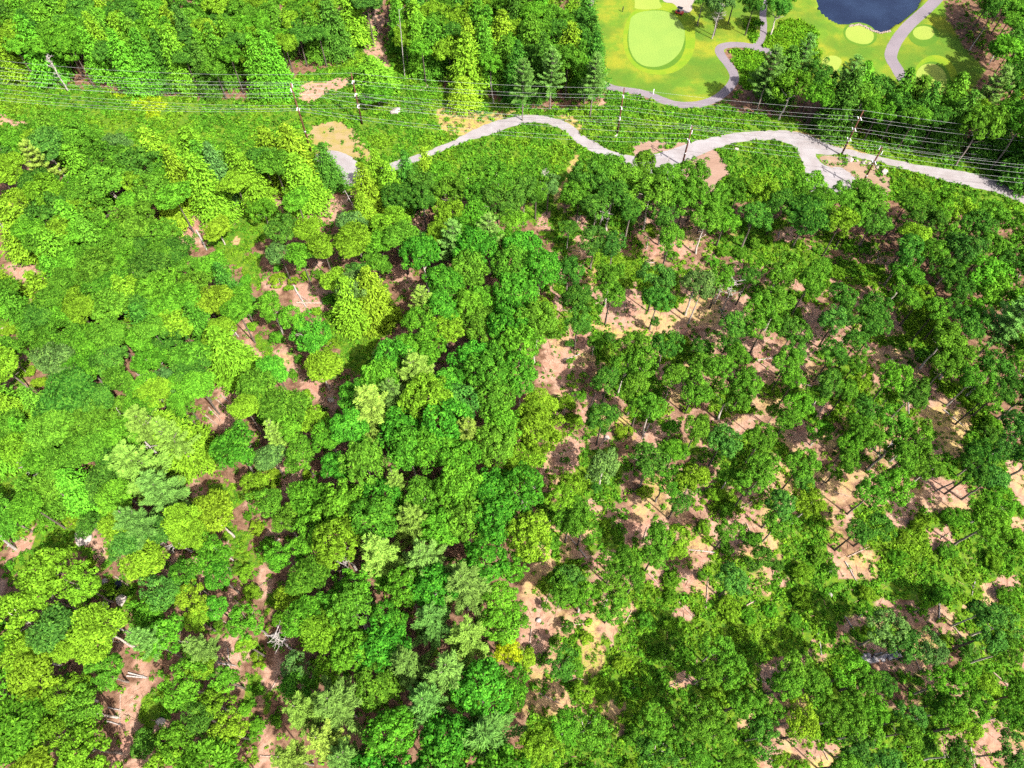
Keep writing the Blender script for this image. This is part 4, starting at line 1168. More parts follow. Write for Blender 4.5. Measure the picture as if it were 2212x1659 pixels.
# the farthest broadleaf crowns, beyond the three hundred nearest: one mass
if FARWOOD:
    Vs, Ts, Cs = [], [], []
    for t in FARWOOD:
        me = random.choice(CROWNS["oak" if t["kind"] == "maple" else t["kind"]])
        co = np.empty(len(me.vertices) * 3, np.float32)
        me.vertices.foreach_get("co", co)
        co = co.reshape(-1, 3)
        tt = np.empty(len(me.polygons), np.float32)
        me.attributes["tint"].data.foreach_get("value", tt)
        a = random.uniform(0, 6.28)
        s = t["R"] / 4.0 * 1.06
        ca, sa = math.cos(a) * s, math.sin(a) * s
        Vs.append(np.stack([co[:, 0] * ca - co[:, 1] * sa + t["p"].x, co[:, 0] * sa + co[:, 1] * ca + t["p"].y, co[:, 2] * s + t["hc"]], 1))
        Ts.append(tt)
        v = random.uniform(0.82, 1.2)
        Cs.append(np.repeat(np.array([[q * v for q in PAL[t["col"]]]]), len(tt), 0))
    # a plain tapered trunk under each of those crowns
    nv = sum(len(v) for v in Vs)
    ring = np.array([(math.cos(a), math.sin(a)) for a in np.linspace(0, 2 * math.pi, 5)[:4]])
    tv = []
    for t in FARWOOD:
        x, y, h = t["p"].x, t["p"].y, t["hc"]
        for k in range(4):
            a, b = ring[k], ring[(k + 1) % 4]
            tv += [(x + a[0] * .24, y + a[1] * .24, -0.2), (x + b[0] * .24, y + b[1] * .24, -0.2), (x + b[0] * .1, y + b[1] * .1, h), (x + a[0] * .1, y + a[1] * .1, h)]
    Vs.append(np.array(tv, np.float32))
    Ts.append(np.full(len(tv) // 4, 0.4, np.float32))
    Cs.append(np.repeat(np.array([[0.13, 0.11, 0.09]]), len(tv) // 4, 0))
    Vv = np.concatenate(Vs)
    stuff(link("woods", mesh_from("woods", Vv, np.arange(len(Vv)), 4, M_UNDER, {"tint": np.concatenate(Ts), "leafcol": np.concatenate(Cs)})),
          "mixed green crowns filling the woods between the separately seen trees", "woods")

# ------------------------------------------------------------------ undergrowth
def undergrowth():
    r = np.random.default_rng(77)
    n = 200000
    wx = r.uniform(-185, 185, n)
    wy = r.uniform(2, 245, n)
    ax, ay = Dxy(wx, wy)
    ok = (ax > -40) & (ax < 2252) & (ay > -40) & (ay < 1700)
    wx, wy, ax, ay = wx[ok], wy[ok], ax[ok], ay[ok]
    wb = (fbm(wx / 4, wy / 4, 3, 3) - 0.5) * 5.0
    wb2 = (fbm(wx / 4, wy / 4, 8, 3) - 0.5) * 5.0
    bx, by = Dxy(wx + wb, wy + wb2)
    dirt_, grass_, lush_ = inany(bx, by, DIRT), inany(bx, by, GRASS), inany(bx, by, LUSH)
    cor_, clr_, golf_ = inany(bx, by, [CORRIDOR]), inany(bx, by, [CLEARING]), inany(ax, ay, [GOLF])
    rough_, yel_, straw_ = inany(bx, by, ROUGH), inany(bx, by, YELLOWP), inany(bx, by, STRAW)
    n1 = fbm(wx / 9, wy / 9, 21, 4)
    n4 = fbm(wx / 5, wy / 5, 41, 3)
    dens = np.full(len(wx), 0.16)
    dens[cor_] = np.clip(0.72 + (n4[cor_] - 0.45) * 2.5, 0.15, 1.0)
    dens[clr_] = np.clip((n1[clr_] - 0.32) * 4.0, 0.14, 0.9)
    dens[grass_] = 0.8
    dens[lush_] = 1.0
    dens[straw_] *= 0.25
    dens[dirt_] = 0.17
    dens[yel_] = 1.0
    dens[golf_] = 0.0
    dens[rough_] = 1.0
    near = ay > 900
    dens = np.where(near, dens * 1.0, dens)
    on = np.zeros(len(wx), bool)
    for s in SHEETS:
        xs, ys = [p[0] for p in s], [p[1] for p in s]
        m = (wx > min(xs) - .5) & (wx < max(xs) + .5) & (wy > min(ys) - .5) & (wy < max(ys) + .5)
        if m.any():
            on |= m & (inpoly(wx, wy, s) | inpoly(wx + 0.35, wy, s) | inpoly(wx - 0.35, wy, s) | inpoly(wx, wy + 0.35, s) | inpoly(wx, wy - 0.35, s))
    for s in PADS:
        m = inpoly(wx, wy, s)
        dens = np.where(m, np.clip((fbm(wx / 3, wy / 3, 19, 3) - 0.42) * 1.2, 0.01, 0.3), dens)
    sel = (r.random(len(wx)) < dens) & ~on
    wx, wy, n1, n4 = wx[sel], wy[sel], n1[sel], n4[sel]
    cor_, clr_, yel_, rough_, lush_, grass_, dirt_ = cor_[sel], clr_[sel], yel_[sel], rough_[sel], lush_[sel], grass_[sel], dirt_[sel]
    k = len(wx)
    rad = r.uniform(0.35, 0.75, k)
    rad[cor_] = r.uniform(0.4, 0.95, cor_.sum())
    rad[rough_] = r.uniform(0.45, 1.0, rough_.sum())
    rad[dirt_] = r.uniform(0.25, 0.5, dirt_.sum())
    rad[grass_] = r.uniform(0.3, 0.6, grass_.sum())
    n6 = fbm(wx / 7, wy / 7, 91, 3)
    A = np.array(PAL["md"]) * 1.0
    B = np.array(PAL["br"])
    Cc = np.array(PAL["yg"])
    w = np.clip((n6 - 0.30) * 2.6 + r.normal(size=k) * 0.28, 0, 1)
    w = np.clip(w + 0.2 * grass_ + 0.12 * clr_ + 0.25 * rough_, 0, 1)
    col = np.where((w < 0.5)[:, None], A + (B - A) * (w / 0.5)[:, None], B + (Cc - B) * ((w - 0.5) / 0.5)[:, None])
    col[yel_] = np.array((0.22, 0.33, 0.012))
    col[rough_] = col[rough_] * 0.6 + np.array((0.11, 0.26, 0.008)) * 0.4
    q = 17
    d = sph(k * q, r).reshape(k, q, 3)
    d[:, :, 2] = np.abs(d[:, :, 2])
    pos = d * rad[:, None, None] * r.uniform(0.5, 1.05, (k, q, 1))
    pos[:, :, 2] *= 0.95
    pos[:, :, 0] += wx[:, None]
    pos[:, :, 1] += wy[:, None]
    pos[:, :, 2] += 0.05
    nn = d * 0.8 + np.array([0, 0, 0.4]) + r.normal(size=(k, q, 3)) * 0.45
    sz = (rad[:, None] * r.uniform(0.26, 0.46, (k, q))).ravel()
    V = quads(pos.reshape(-1, 3), nn.reshape(-1, 3), sz, 0.7, r)
    T = np.clip(np.repeat(r.normal(0.45, 0.17, k), q) + r.normal(size=k * q) * 0.24, 0, 1)
    C_ = np.repeat(col, q, 0)
    print("undergrowth clumps", k)
    return mesh_from("undergrowth", V, np.arange(len(V)), 4, M_UNDER, {"tint": T, "leafcol": C_})

stuff(link("undergrowth", undergrowth()), "low ferns, brambles and saplings covering the ground", "undergrowth")

# brush and twigs lying on the bare dirt
def slash():
    r = np.random.default_rng(5)
    n = 42000
    wx, wy = r.uniform(-185, 185, n), r.uniform(2, 200, n)
    ax, ay = Dxy(wx, wy)
    m = (ax > -20) & (ax < 2232) & (ay > 380) & (ay < 1690)
    wx, wy, ax, ay = wx[m], wy[m], ax[m], ay[m]
    dn = np.where(inany(ax, ay, DIRT), 0.85, np.where(inany(ax, ay, [CLEARING]), 0.35, 0.05))
    m = r.random(len(wx)) < dn * np.clip((fbm(wx / 6, wy / 6, 61, 3) - 0.3) * 3.5, 0.1, 1)
    for s in SHEETS:
        m &= ~inpoly(wx, wy, s)
    wx, wy = wx[m], wy[m]
    k = len(wx)
    a = fbm(wx / 10, wy / 10, 71, 2) * 9 + r.normal(size=k) * 0.6
    L = r.uniform(0.3, 1.3, k)
    wd = r.uniform(0.02, 0.055, k)
    u = np.stack([np.cos(a), np.sin(a), r.normal(size=k) * 0.12], 1)
    p = np.stack([wx, wy, r.uniform(0.05, 0.16, k)], 1)
    s = np.stack([-np.sin(a), np.cos(a), np.zeros(k)], 1) * wd[:, None]
    top = np.array([0, 0, 1.0]) * wd[:, None] * 1.4
    A, B = p - u * L[:, None], p + u * L[:, None]
    # three-sided sticks
    V = np.stack([A - s, A + s, A + top, B - s * .6, B + s * .6, B + top * .6], 1).reshape(-1, 3)
    b = np.arange(k)[:, None] * 6
    Fq = np.concatenate([b + np.array([[0, 3, 5, 2]]), b + np.array([[1, 2, 5, 4]]), b + np.array([[0, 1, 4, 3]])], 1).ravel()
    print("twigs", k)
    return mesh_from("brush_debris", V, Fq, 4, M_TWIG)
stuff(link("brush_debris", slash()), "cut brush and twigs strewn over the bare pinkish dirt", "brush")

# ------------------------------------------------------------------ dead trees, logs, boulders
def dead_mesh(seed):
    r = random.Random(seed)
    bm = bmesh.new()
    tube(bm, [(0, 0, -0.3), (0.1, 0, 3), (0.0, 0.2, 6.5), (0.25, 0.1, 10), (0.3, 0.2, 12.5)], [0.22, 0.18, 0.14, 0.09, 0.03], 6)
    for i in range(15):
        z = r.uniform(5.5, 12)
        a = r.uniform(0, 6.28)
        L = r.uniform(1.2, 3.2) * (1 - (z - 5.5) / 11)
        p = Vector((0.1, 0.1, z))
        d = Vector((math.cos(a), math.sin(a), r.uniform(0.2, 0.8)))
        q = [p, p + d * L * 0.5 + Vector((0, 0, 0.1)), p + d * L + Vector((r.uniform(-.3, .3), r.uniform(-.3, .3), 0.3))]
        tube(bm, q, [0.075, 0.055, 0.025], 4)
        for b in range(3):
            t = r.uniform(0.4, 0.9)
            s = p + d * L * t
            e = s + Vector((r.uniform(-1, 1), r.uniform(-1, 1), r.uniform(0, 0.7))) * 0.9
            tube(bm, [s, e], [0.045, 0.02], 4)
    me = bpy.data.meshes.new("branches")
    bm.to_mesh(me)
    bm.free()
    me.materials.append(M_DEAD)
    return me
DEADM = [dead_mesh(i) for i in range(5)]
DEAD = [((0, 0), 650, 60, "slim dead tree in far wood at the upper left"), ((0, 0), 880, 50, "bare dead spire near the top edge of far wood"), ((0, 0), 985, 80, "grey dead spire beside another near top edge"), ((0, 0), 1800, 100, "branchy grey dead tree in far wood above the poles"),
        ((0, 0), 330, 410, "grey dead tree at the far wood's front, left end"), ((0, 0), 420, 1500, "pale dead top among the left edge crowns"), ((0, 1), 380, 50, "white branched dead tree beside the left sandy gap"), ((0, 1), 1200, 350, "thin dead tree in the wide left stand"),
        ((0, 1), 930, 790, "white twiggy dead tree in the lower left stand"), ((0, 1), 180, 1370, "forked white dead tree near the left edge"), ((0, 1), 270, 1330, "leaning white dead tree beside the forked one"), ((0, 1), 1970, 980, "white dead branches beside the shaded dirt pocket"),
        ((0, 2), 890, 230, "spreading white dead tree on a bluish crown"), ((0, 2), 1110, 150, "small white dead tree near the bluish crowns"), ((0, 2), 1810, 830, "dead tree over the shaded brown hollow"), ((1, 0), 1300, 1130, "white twiggy dead tree below the road hump"),
        ((1, 0), 2120, 1060, "purplish twiggy dead tree beside the road pole"), ((1, 0), 1900, 1040, "small purplish dead tree over the lay-by"), ((1, 0), 1690, 1330, "dead tree among dark crowns in the belt"), ((1, 1), 1190, 1530, "white dead tree at the maple stand's lower edge"),
        ((1, 1), 530, 850, "dead twigs below the paired pale pines"), ((1, 2), 20, 350, "white dead tree left of the twin pines"), ((1, 2), 150, 570, "white dead crown in the dark gap by maples"), ((1, 2), 110, 720, "grey dead crown left of the vivid maple"),
        ((2, 1), 330, 190, "grey dead tree over the brush in the clearing"), ((2, 1), 2190, 800, "white forked dead tree at the right edge"), ((2, 1), 1330, 1260, "white dead branches low in the right clearing"), ((2, 0), 240, 60, "grey dead-limbed tree on the golf course")]
for i, (ij, x, y, lb) in enumerate(DEAD):
    X, Y = C(*ij, x, y)
    h = {15: 8, 16: 6.5, 17: 6}.get(i, 11.5)
    p = G(X, Y, h * 0.8)
    o = link("dead_tree", DEADM[i % 5], None, (p.x, p.y, 0))
    o.rotation_euler = (random.uniform(-.08, .08), random.uniform(-.08, .08), random.uniform(0, 6.28))
    s = h / 12.5
    o.scale = (s * 1.1, s * 1.1, s)
    tag(o, lb, "dead tree", "dead trees")

def log_mesh(seed):
    r = random.Random(seed)
    bm = bmesh.new()
    tube(bm, [(-0.5, 0, 0), (-0.2, r.uniform(-.01, .01), 0.0), (0.2, r.uniform(-.01, .01), 0), (0.5, 0, 0)], [0.026, 0.024, 0.020, 0.012], 8)
    for i in range(4):
        t = r.uniform(-0.2, 0.45)
        a = r.uniform(-1.2, 1.2)
        tube(bm, [(t, 0, 0), (t + 0.08, 0.09 * a, 0.03)], [0.008, 0.004], 4)
    me = bpy.data.meshes.new("log")
    bm.to_mesh(me)
    bm.free()
    return me
LOGS = [((0, 0), 1270, 1490, 1340, 1620, "pale fallen trunk crossing the pink cutting"), ((0, 1), 1900, 190, 1980, 330, "pale log standing out in the log heap"), ((0, 1), 1925, 240, 2000, 300, "shorter log inside the log heap"), ((0, 1), 1920, 302, 2170, 306, "long brown log along the log heap's lower side"),
        ((0, 1), 1480, 420, 1545, 525, "pale split log beside the narrow dirt lane"), ((0, 1), 0, 475, 155, 420, "long log in grass near the left edge"), ((0, 1), 1390, 920, 1480, 1000, "upper log on the dirt with leaning trunks"), ((0, 1), 1330, 1030, 1410, 1095, "lower log on the dirt with leaning trunks"),
        ((0, 1), 1350, 980, 1430, 1065, "middle log on the dirt with leaning trunks"), ((0, 1), 1470, 740, 1545, 810, "log at the top of the leaning trunk dirt"), ((0, 2), 745, 415, 835, 480, "weathered brown log beside the stream"), ((0, 2), 830, 1040, 955, 1072, "thick pale log in the fan of trunks"), ((0, 2), 820, 1060, 950, 1076, "thin pale log in the fan of trunks"),
        ((0, 2), 700, 1265, 790, 1285, "uppermost pale log stub by the lower dirt strip"), ((0, 2), 690, 1318, 785, 1335, "second pale log stub by the lower dirt strip"), ((0, 2), 690, 1355, 785, 1378, "third pale log stub by the lower dirt strip"), ((0, 2), 1350, 250, 1480, 340, "pale log in the grass above the lime crown"),
        ((0, 2), 1385, 230, 1515, 315, "brown log parallel to the pale grass log"), ((0, 2), 1410, 975, 1530, 997, "pale log across the red dirt oval"), ((0, 2), 1380, 670, 1470, 720, "grey log beside yellow-green crowns above red oval"), ((2, 2), 1240, 920, 1345, 922, "white crooked log on the stone wall remnant"),
        ((1, 0), 505, 592, 612, 520, "straw-coloured log lying under the wires"), ((2, 2), 415, 605, 500, 560, "grey log in the lower clearing brush"), ((0, 2), 660, 740, 830, 772, "long white log over the dark shadow"), ((0, 2), 560, 360, 595, 335, "short white log end near the stream"), ((0, 0), 1150, 1440, 1190, 1520, "dark log at the pink cutting's left"),
        ((0, 1), 120, 300, 215, 370, "white curved log near the left edge"), ((0, 1), 260, 1030, 335, 1065, "pale log near the left edge stand"), ((1, 0), 850, 0, 1010, 0, None), ((2, 2), 2010, 450, 2040, 510, "grey log in the shaded right edge dirt"), ((0, 0), 0, 1450, 170, 1640, "long white trunk fallen at the left edge"), ((0, 0), 70, 1600, 140, 1650, "short white trunk beside the long fallen one")]
for i, (ij, x1, y1, x2, y2, lb) in enumerate(LOGS):
    if not lb:
        continue
    me = log_mesh(i)
    a, b = G(*C(*ij, x1, y1), 0.2), G(*C(*ij, x2, y2), 0.2)
    d = b - a
    L = d.length
    me.materials.append(M_DEAD if "pale" in lb or "white" in lb else M_LOG)
    o = link("fallen_log", me, None, tuple((a + b) / 2))
    o.rotation_euler = (0, 0, math.atan2(d.y, d.x))
    th = min(1.5, 0.22 / (0.024 * L))
    o.scale = (L, L * th, L * th)
    o.location.z = 0.2
    tag(o, lb, "log", "fallen logs")

# more cut stems lying on the open dirt of the left half, each named by the nearest landmark
_seen = {}
for i, poly in enumerate(DIRT):
    cx, cy = sum(p[0] for p in poly) / len(poly), sum(p[1] for p in poly) / len(poly)
    ext_ = max(p[0] for p in poly) - min(p[0] for p in poly)
    if not (20 < cx < 2190 and 400 < cy < 1640) or ext_ < 26:
        continue
    for k in range(1):
        X, Y = cx + random.uniform(-.3, .3) * ext_, cy + random.uniform(-10, 10)
        p = G(X, Y)
        L = random.uniform(2.2, 5.5)
        me = log_mesh(100 + i * 3 + k)
        pale = random.random() < 0.3
        me.materials.append(M_DEAD if pale else M_LOG)
        ld = min(LAND, key=lambda l: (l[0][0] - X) ** 2 + (l[0][1] - Y) ** 2)[1]
        kind_ = ("long" if L > 4 else "short") + (" pale" if pale else " brown")
        _seen.setdefault((kind_, ld), []).append((X, me, p, L))
for (kind_, ld), g in _seen.items():
    g.sort(key=lambda q: q[0])
    for k, (X, me, p, L) in enumerate(g):
        o = link("fallen_log", me, None, (p.x, p.y, 0.15))
        o.rotation_euler = (0, 0, random.uniform(0, 6.28))
        th = min(1.5, random.uniform(0.07, 0.11) / (0.024 * L))
        o.scale = (L, L * th, L * th)
        tag(o, (f"{kind_} cut log nearest {ld}" if len(g) == 1 else f"{ORD[k]} {kind_} cut log from left by {ld}"), "log", "fallen logs")

# tall bare trunks seen standing (base, top)
def standing(base, top, lb, r0=0.22, mat=M_DEAD, limbs=4, seed=0):
    p = G(*base)
    lo, hi = 0.5, 40
    for _ in range(40):
        mid = (lo + hi) / 2
        if D_of((p.x, p.y, mid))[1] > top[1]:
            lo = mid
        else:
            hi = mid
    h = lo
    q = G(*top, h)
    r = random.Random(seed)
    root = empty("bare_trunk", tuple(p))
    tag(root, lb, "trunk", "bare standing trunks")
    bm = bmesh.new()
    o = q - p
    tube(bm, [(0, 0, -0.2), (o.x * .3, o.y * .3, h * .33), (o.x * .7, o.y * .7, h * .66), (o.x, o.y, h)], [r0, r0 * .85, r0 * .68, r0 * .4], 8)
    bm_obj("trunk", bm, mat, root)
    bm = bmesh.new()
    for i in range(limbs):
        t = r.uniform(0.45, 0.98)
        a = r.uniform(0, 6.28)
        s = Vector((o.x * t, o.y * t, h * t))
        e = s + Vector((math.cos(a), math.sin(a), r.uniform(0.1, 0.6))) * r.uniform(0.8, 2.0)
        tube(bm, [s, (s + e) / 2 + Vector((0, 0, .1)), e], [r0 * .3, r0 * .22, r0 * .1], 4)
    bm_obj("branches", bm, mat, root)
standing(C(0, 1, 1140, 1400), C(0, 1, 940, 1205), "thick bare white trunk leaning out of the pale pines", 0.34, M_DEAD, 10, 1)
standing(C(2, 0, 1855, 330), C(2, 0, 1960, 175), "thin white bare trunk by the golf course wood edge", 0.14, M_DEAD, 2, 2)
standing(C(2, 0, 1985, 415), C(2, 0, 2090, 225), "long leaning bare trunk at the right wood edge", 0.16, M_DEAD, 4, 3)
standing(C(1, 0, 215, 1430), C(1, 0, 95, 1090), "tall slim bare trunk below the gravel turnaround", 0.16, M_DEAD, 5, 4)
standing(C(1, 0, 140, 1450), C(1, 0, 20, 1230), "second slim bare trunk below the gravel turnaround", 0.14, M_DEAD, 3, 5)
standing(C(1, 0, 985, 670), C(1, 0, 965, 530), "white snag standing at the wood edge under the wires", 0.16, M_DEAD, 1, 6)
standing(C(2, 1, 35, 440), C(2, 1, 110, 260), "pale bare trunk beside the clearing brush", 0.2, M_DEAD, 3, 7)
standing(C(2, 1, 205, 310), C(2, 1, 270, 170), "grey bare trunk right of the pale one in the brush", 0.18, M_DEAD, 3, 8)
standing(C(0, 2, 100, 240), C(0, 2, 0, 165), "short thick white trunk at the left edge dirt", 0.3, M_DEAD, 1, 9)
standing(C(1, 0, 410, 500), C(1, 0, 370, 60), "very tall thin birch trunk beside the dirt gap", 0.13, M_DEAD, 4, 10)
standing(C(2, 1, 1640, 1520), C(2, 1, 1770, 1460), "dark crooked trunk over the straw at the right", 0.22, M_BARK, 2, 11)

ROCK_ME = []
for sd in range(5):
    r = random.Random(sd)
    bm = bmesh.new()
    bmesh.ops.create_icosphere(bm, subdivisions=3, radius=1)
    ax_ = [Vector((r.uniform(-1, 1), r.uniform(-1, 1), r.uniform(-1, 1))).normalized() for _ in range(9)]
    for v in bm.verts:
        k = 1.0
        for a in ax_:
            dd = v.co.dot(a)
            if dd > 0.62:
                k = min(k, 0.62 / dd + 0.03)
        v.co *= k * (1 + r.uniform(-0.015, 0.015))
        v.co.z *= 0.7
    me = bpy.data.meshes.new("boulder")
    bm.to_mesh(me)
    bm.free()
    ROCK_ME.append(me)
for me in ROCK_ME:
    me.materials.append(M_ROCK)
def Z4(x, y):
    return (1950 + x * .1507) * .8848, (220 + y * .1507) * .8848
for i, (X, Y, s, lb) in enumerate([(1788, 290, 2.3, "big cream boulder beside the gravel road"), (856, 243, 1.6, "pale boulder alone in the shrubs under the wires"), (756, 686, 1.5, "white rock in the grassy gap left of the maples"), (763, 681, 0.8, "small dark-sided rock touching the white rock in grass"),
                                  (*C(0, 2, 540, 170), 1.9, "white boulder on the dirt at the left"), (*C(0, 2, 790, 575), 1.4, "white slab rock right of the dark stream"), (*C(0, 2, 690, 600), 1.0, "grey stone in the dark stream"), (*C(0, 2, 685, 450), 0.8, "small stone above the dark stream"),
                                  (*Z4(820, 1125), 1.2, "pale rock at the fork island's hedge"), (*Z4(940, 1150), 0.7, "small rock on the sandy island's rim"), (*Z4(1050, 1185), 1.0, "flat rock on the sandy island's rim"), (*Z4(1150, 1190), 0.6, "dark little rock near the island pole"), (*Z4(1380, 1335), 1.2, "whitish rock at the sandy island's right end"), (*Z4(1270, 1260), 0.7, "small rock behind the island pole"),
                                  (*C(2, 2, 955, 535), 0.5, "small white rock in the lush lower shrubs"), (*C(1, 2, 1275, 705), 0.7, "dark stump-like rock on the orange dirt edge"), (*C(2, 0, 350, 968), 0.7, "white rock in shrubs below the road bend"), (*C(2, 1, 1240, 270), 0.5, "white rock behind the dark clearing crowns"), (*C(0, 1, 2140, 935), 0.9, "pale rock in the shaded dirt pocket"), (*C(0, 2, 1040, 1360), 0.9, "pale rock on the straw left of the trail"),
                                  (*C(1, 1, 1715, 1180), 0.8, "white rock on dirt below the round clearing tree"), (1330, 294, 0.9, "pale stone at the foot of the middle pole"), (*C(2, 2, 1660, 275), 0.5, "grey rock on the dirt by the lush shrubs")]):
    p = G(X, Y)
    o = link("boulder", ROCK_ME[i % 5], None, (p.x, p.y, s * 0.22))
    o.scale = (s * random.uniform(.8, 1.1), s * random.uniform(.7, 1.0), s * 0.8)
    o.rotation_euler = (0, 0, random.uniform(0, 6.28))
    tag(o, lb, "boulder", "scattered boulders")

def stones_obj(name, ptsD, n, s0, s1, mat, lb, cat, width=0.5, stack=1):
    bm = bmesh.new()
    W = [G(*p) for p in ptsD]
    segs = [(W[i], W[i + 1]) for i in range(len(W) - 1)]
    for k in range(n):
        t = (k + random.random()) / n * len(segs)
        a, b = segs[min(int(t), len(segs) - 1)]
        q = a.lerp(b, t - int(t)) + Vector((random.uniform(-width, width), random.uniform(-width, width), 0))
        s = random.uniform(s0, s1)
        b2 = bmesh.new()
        bmesh.ops.create_icosphere(b2, subdivisions=2, radius=s)
        for v in b2.verts:
            v.co *= random.uniform(0.85, 1.1)
            v.co.z *= 0.7
            v.co += q + Vector((0, 0, 0.15 * s + (0.5 * s * (k % stack))))
        m2 = bpy.data.meshes.new("t")
        b2.to_mesh(m2)
        b2.free()
        bm.from_mesh(m2)
        bpy.data.meshes.remove(m2)
    o = bm_obj(name, bm, mat)
    return tag(o, lb, cat)
stones_obj("stone_edging", [(1836, 58), (1842, 55), (1856, 53), (1870, 58), (1884, 66), (1898, 71), (1914, 69), (1925, 67)], 110, 0.18, 0.34, M_DROCK2, "pale stone edging along the pond's near bank", "stone edging", 0.35)
stones_obj("stone_wall", CP(2, 2, [(1160, 945), (1240, 950), (1330, 935), (1400, 925)]), 70, 0.22, 0.5, M_DROCK, "low tumbled stone wall remnant in the lower right", "stone wall", 0.55, 2)

# ------------------------------------------------------------------ power line
def pole(base, top, lb, arms, h_cap=None):
    p = G(*base)
    lo, hi = 5.0, 30.0
    for _ in range(40):
        mid = (lo + hi) / 2
        if D_of((p.x, p.y, mid))[1] > top[1]:
            lo = mid
        else:
            hi = mid
    h = lo
    root = empty("utility_pole", tuple(p))
    tag(root, lb, "utility pole", "utility poles of the power line")
    bm = bmesh.new()
    tube(bm, [(0, 0, -0.5), (0, 0, h * 0.5), (0, 0, h)], [0.26, 0.21, 0.15], 10)
    bm_obj("pole", bm, M_POLE, root, smooth=True)
    pts = [Vector((p.x, p.y, h))]
    for f, side, L, kind in arms:
        z = h * f
        e = Vector((0, side * L, z))
        if kind == "arm":
            bm = bmesh.new()
            tube(bm, [(0, 0, z - 0.45), (0, side * L * 0.6, z - 0.12), tuple(e)], [0.09, 0.08, 0.06], 6)
            am = bm_obj("arm", bm, M_POLE, root)
        bm = bmesh.new()
        if kind == "arm":
            prof = [(tuple(e + Vector((0, 0, -0.05 - 0.16 * k))), 0.09 if k % 2 else 0.14) for k in range(8)]
        else:
            prof = [((0, side * (0.15 + 0.16 * k), z), 0.09 if k % 2 else 0.14) for k in range(8)]
        tube(bm, [a for a, _ in prof], [b for _, b in prof], 8)
        bm_obj("insulator", bm, M_INS, root)
        q = Vector(prof[-1][0])
        pts.append(p + q)
    bm = bmesh.new()
    tube(bm, [(0, 0, h * 0.33), (0, 0, h * 0.33 + 0.28)], [0.245, 0.245], 10)
    bm_obj("steel_band", bm, M_INS, root)
    return pts
armsN = [(0.86, -1, 1.5, "post"), (0.80, 1, 1.5, "post"), (0.62, -1, 1.5, "post"), (0.56, 1, 1.5, "post"), (0.40, -1, 1.5, "post"), (0.34, 1, 1.5, "post")]
armsS = [(0.97, -1, 0.9, "arm"), (0.97, 1, 0.9, "arm"), (0.68, -1, 0.5, "post"), (0.62, 1, 0.5, "post")]
N1 = pole((782.4, 268), (755.8, 157.6), "reddish pole with white insulators beside the sandy oval", armsN)
N2 = pole((1333, 291), (1349, 190), "dark pole on the shrubby slope below the putting green", armsN)
N3 = pole((1817, 335), (1869, 238.6), "braced dark pole in the hedge of the road fork", armsN)
S1 = pole((673, 331), (614, 180), "tallest reddish pole, left of the gravel turnaround", armsS)
S2 = pole((1473, 358), (1494, 273), "pole rising beside the road lay-by", armsS)
S3 = pole((1856, 408), (1907.5, 318), "leaning-looking dark pole on the sandy fork island", armsS)
# brace on the fork pole
def ext(a, b, d):
    v = b - a
    v.z = 0
    return b + v.normalized() * d
def wire(name, pts, lb, sag):
    bm = bmesh.new()
    P = []
    for i in range(len(pts) - 1):
        a, b = pts[i], pts[i + 1]
        n = 14
        for k in range(n):
            t = k / n
            q = a.lerp(b, t)
            q.z -= sag * 4 * t * (1 - t) * ((b - a).length / 65.0) ** 2
            P.append(q)
    P.append(pts[-1])
    tube(bm, P, [0.019] * len(P), 5)
    tag(bm_obj(name, bm, M_WIRE), lb, "wire", "wires of the power line")
nmN = ["topmost wire on the far pole row", "upper near-side wire of the far pole row", "upper far-side wire of the far pole row", "middle near-side wire of the far pole row", "middle far-side wire of the far pole row", "lowest near-side wire of the far pole row", "lowest far-side wire of the far pole row"]
nmS = ["topmost wire on the near pole row", "near-side arm wire of the near pole row", "far-side arm wire of the near pole row", "upper mid-pole wire of the near pole row", "lower mid-pole wire of the near pole row"]
for k in range(7):
    a, b, c = N1[k], N2[k], N3[k]
    left = a + Vector((-130, 12, 0.5))
    right = c + Vector((95, -13, 0.2))
    wire("power_wire", [left, a, b, c, right], nmN[k] + ", strung across the shrubby corridor", 0.9)
for k in range(5):
    a, b, c = S1[k], S2[k], S3[k]
    left = a + Vector((-130, 16, -1.0))
    right = c + Vector((95, -11, 0.0))
    wire("power_wire", [left, a, b, c, right], nmS[k] + ", above the gravel road", 1.0)

# ------------------------------------------------------------------ golf cart, golfer, marker post, flag
M_RED = simple("red_paint", (0.42, 0.05, 0.04), 0.1, 2, 0.4, 0.4, 0.02)
M_BLACK = simple("black_canopy", (0.012, 0.012, 0.016), 0.2, 2, 0.5, 0.4, 0.02)
M_TYRE = simple("tyre_rubber", (0.015, 0.015, 0.015), 0.2, 6)
M_WHITE = simple("white_paint", (0.75, 0.74, 0.72), 0.05, 2, 0.5, 0.3, 0.02)
def rbox(bm, c, d, bev=0.05, taper=1.0):
    r_ = bmesh.ops.create_cube(bm, size=1)
    vs = r_["verts"]
    for v in vs:
        k = taper if v.co.z > 0 else 1
        v.co = Vector((v.co.x * d[0] * k, v.co.y * d[1] * k, v.co.z * d[2])) + Vector(c)
    es = list({e for v in vs for e in v.link_edges})
    bmesh.ops.bevel(bm, geom=es, offset=bev, segments=2, affect='EDGES')
gp = G(*Z1([(1755, 250)])[0])
cart = empty("golf_cart", tuple(gp), math.radians(-28))
tag(cart, "black-roofed red golf cart parked at the putting green's edge", "golf cart")
bm = bmesh.new(); rbox(bm, (0, 0, 0.50), (2.5, 1.15, 0.35)); rbox(bm, (0.85, 0, 0.78), (0.7, 1.1, 0.40), 0.08, 0.8); rbox(bm, (-0.95, 0, 0.80), (0.6, 1.1, 0.4), 0.06)
bm_obj("body", bm, M_RED, cart)
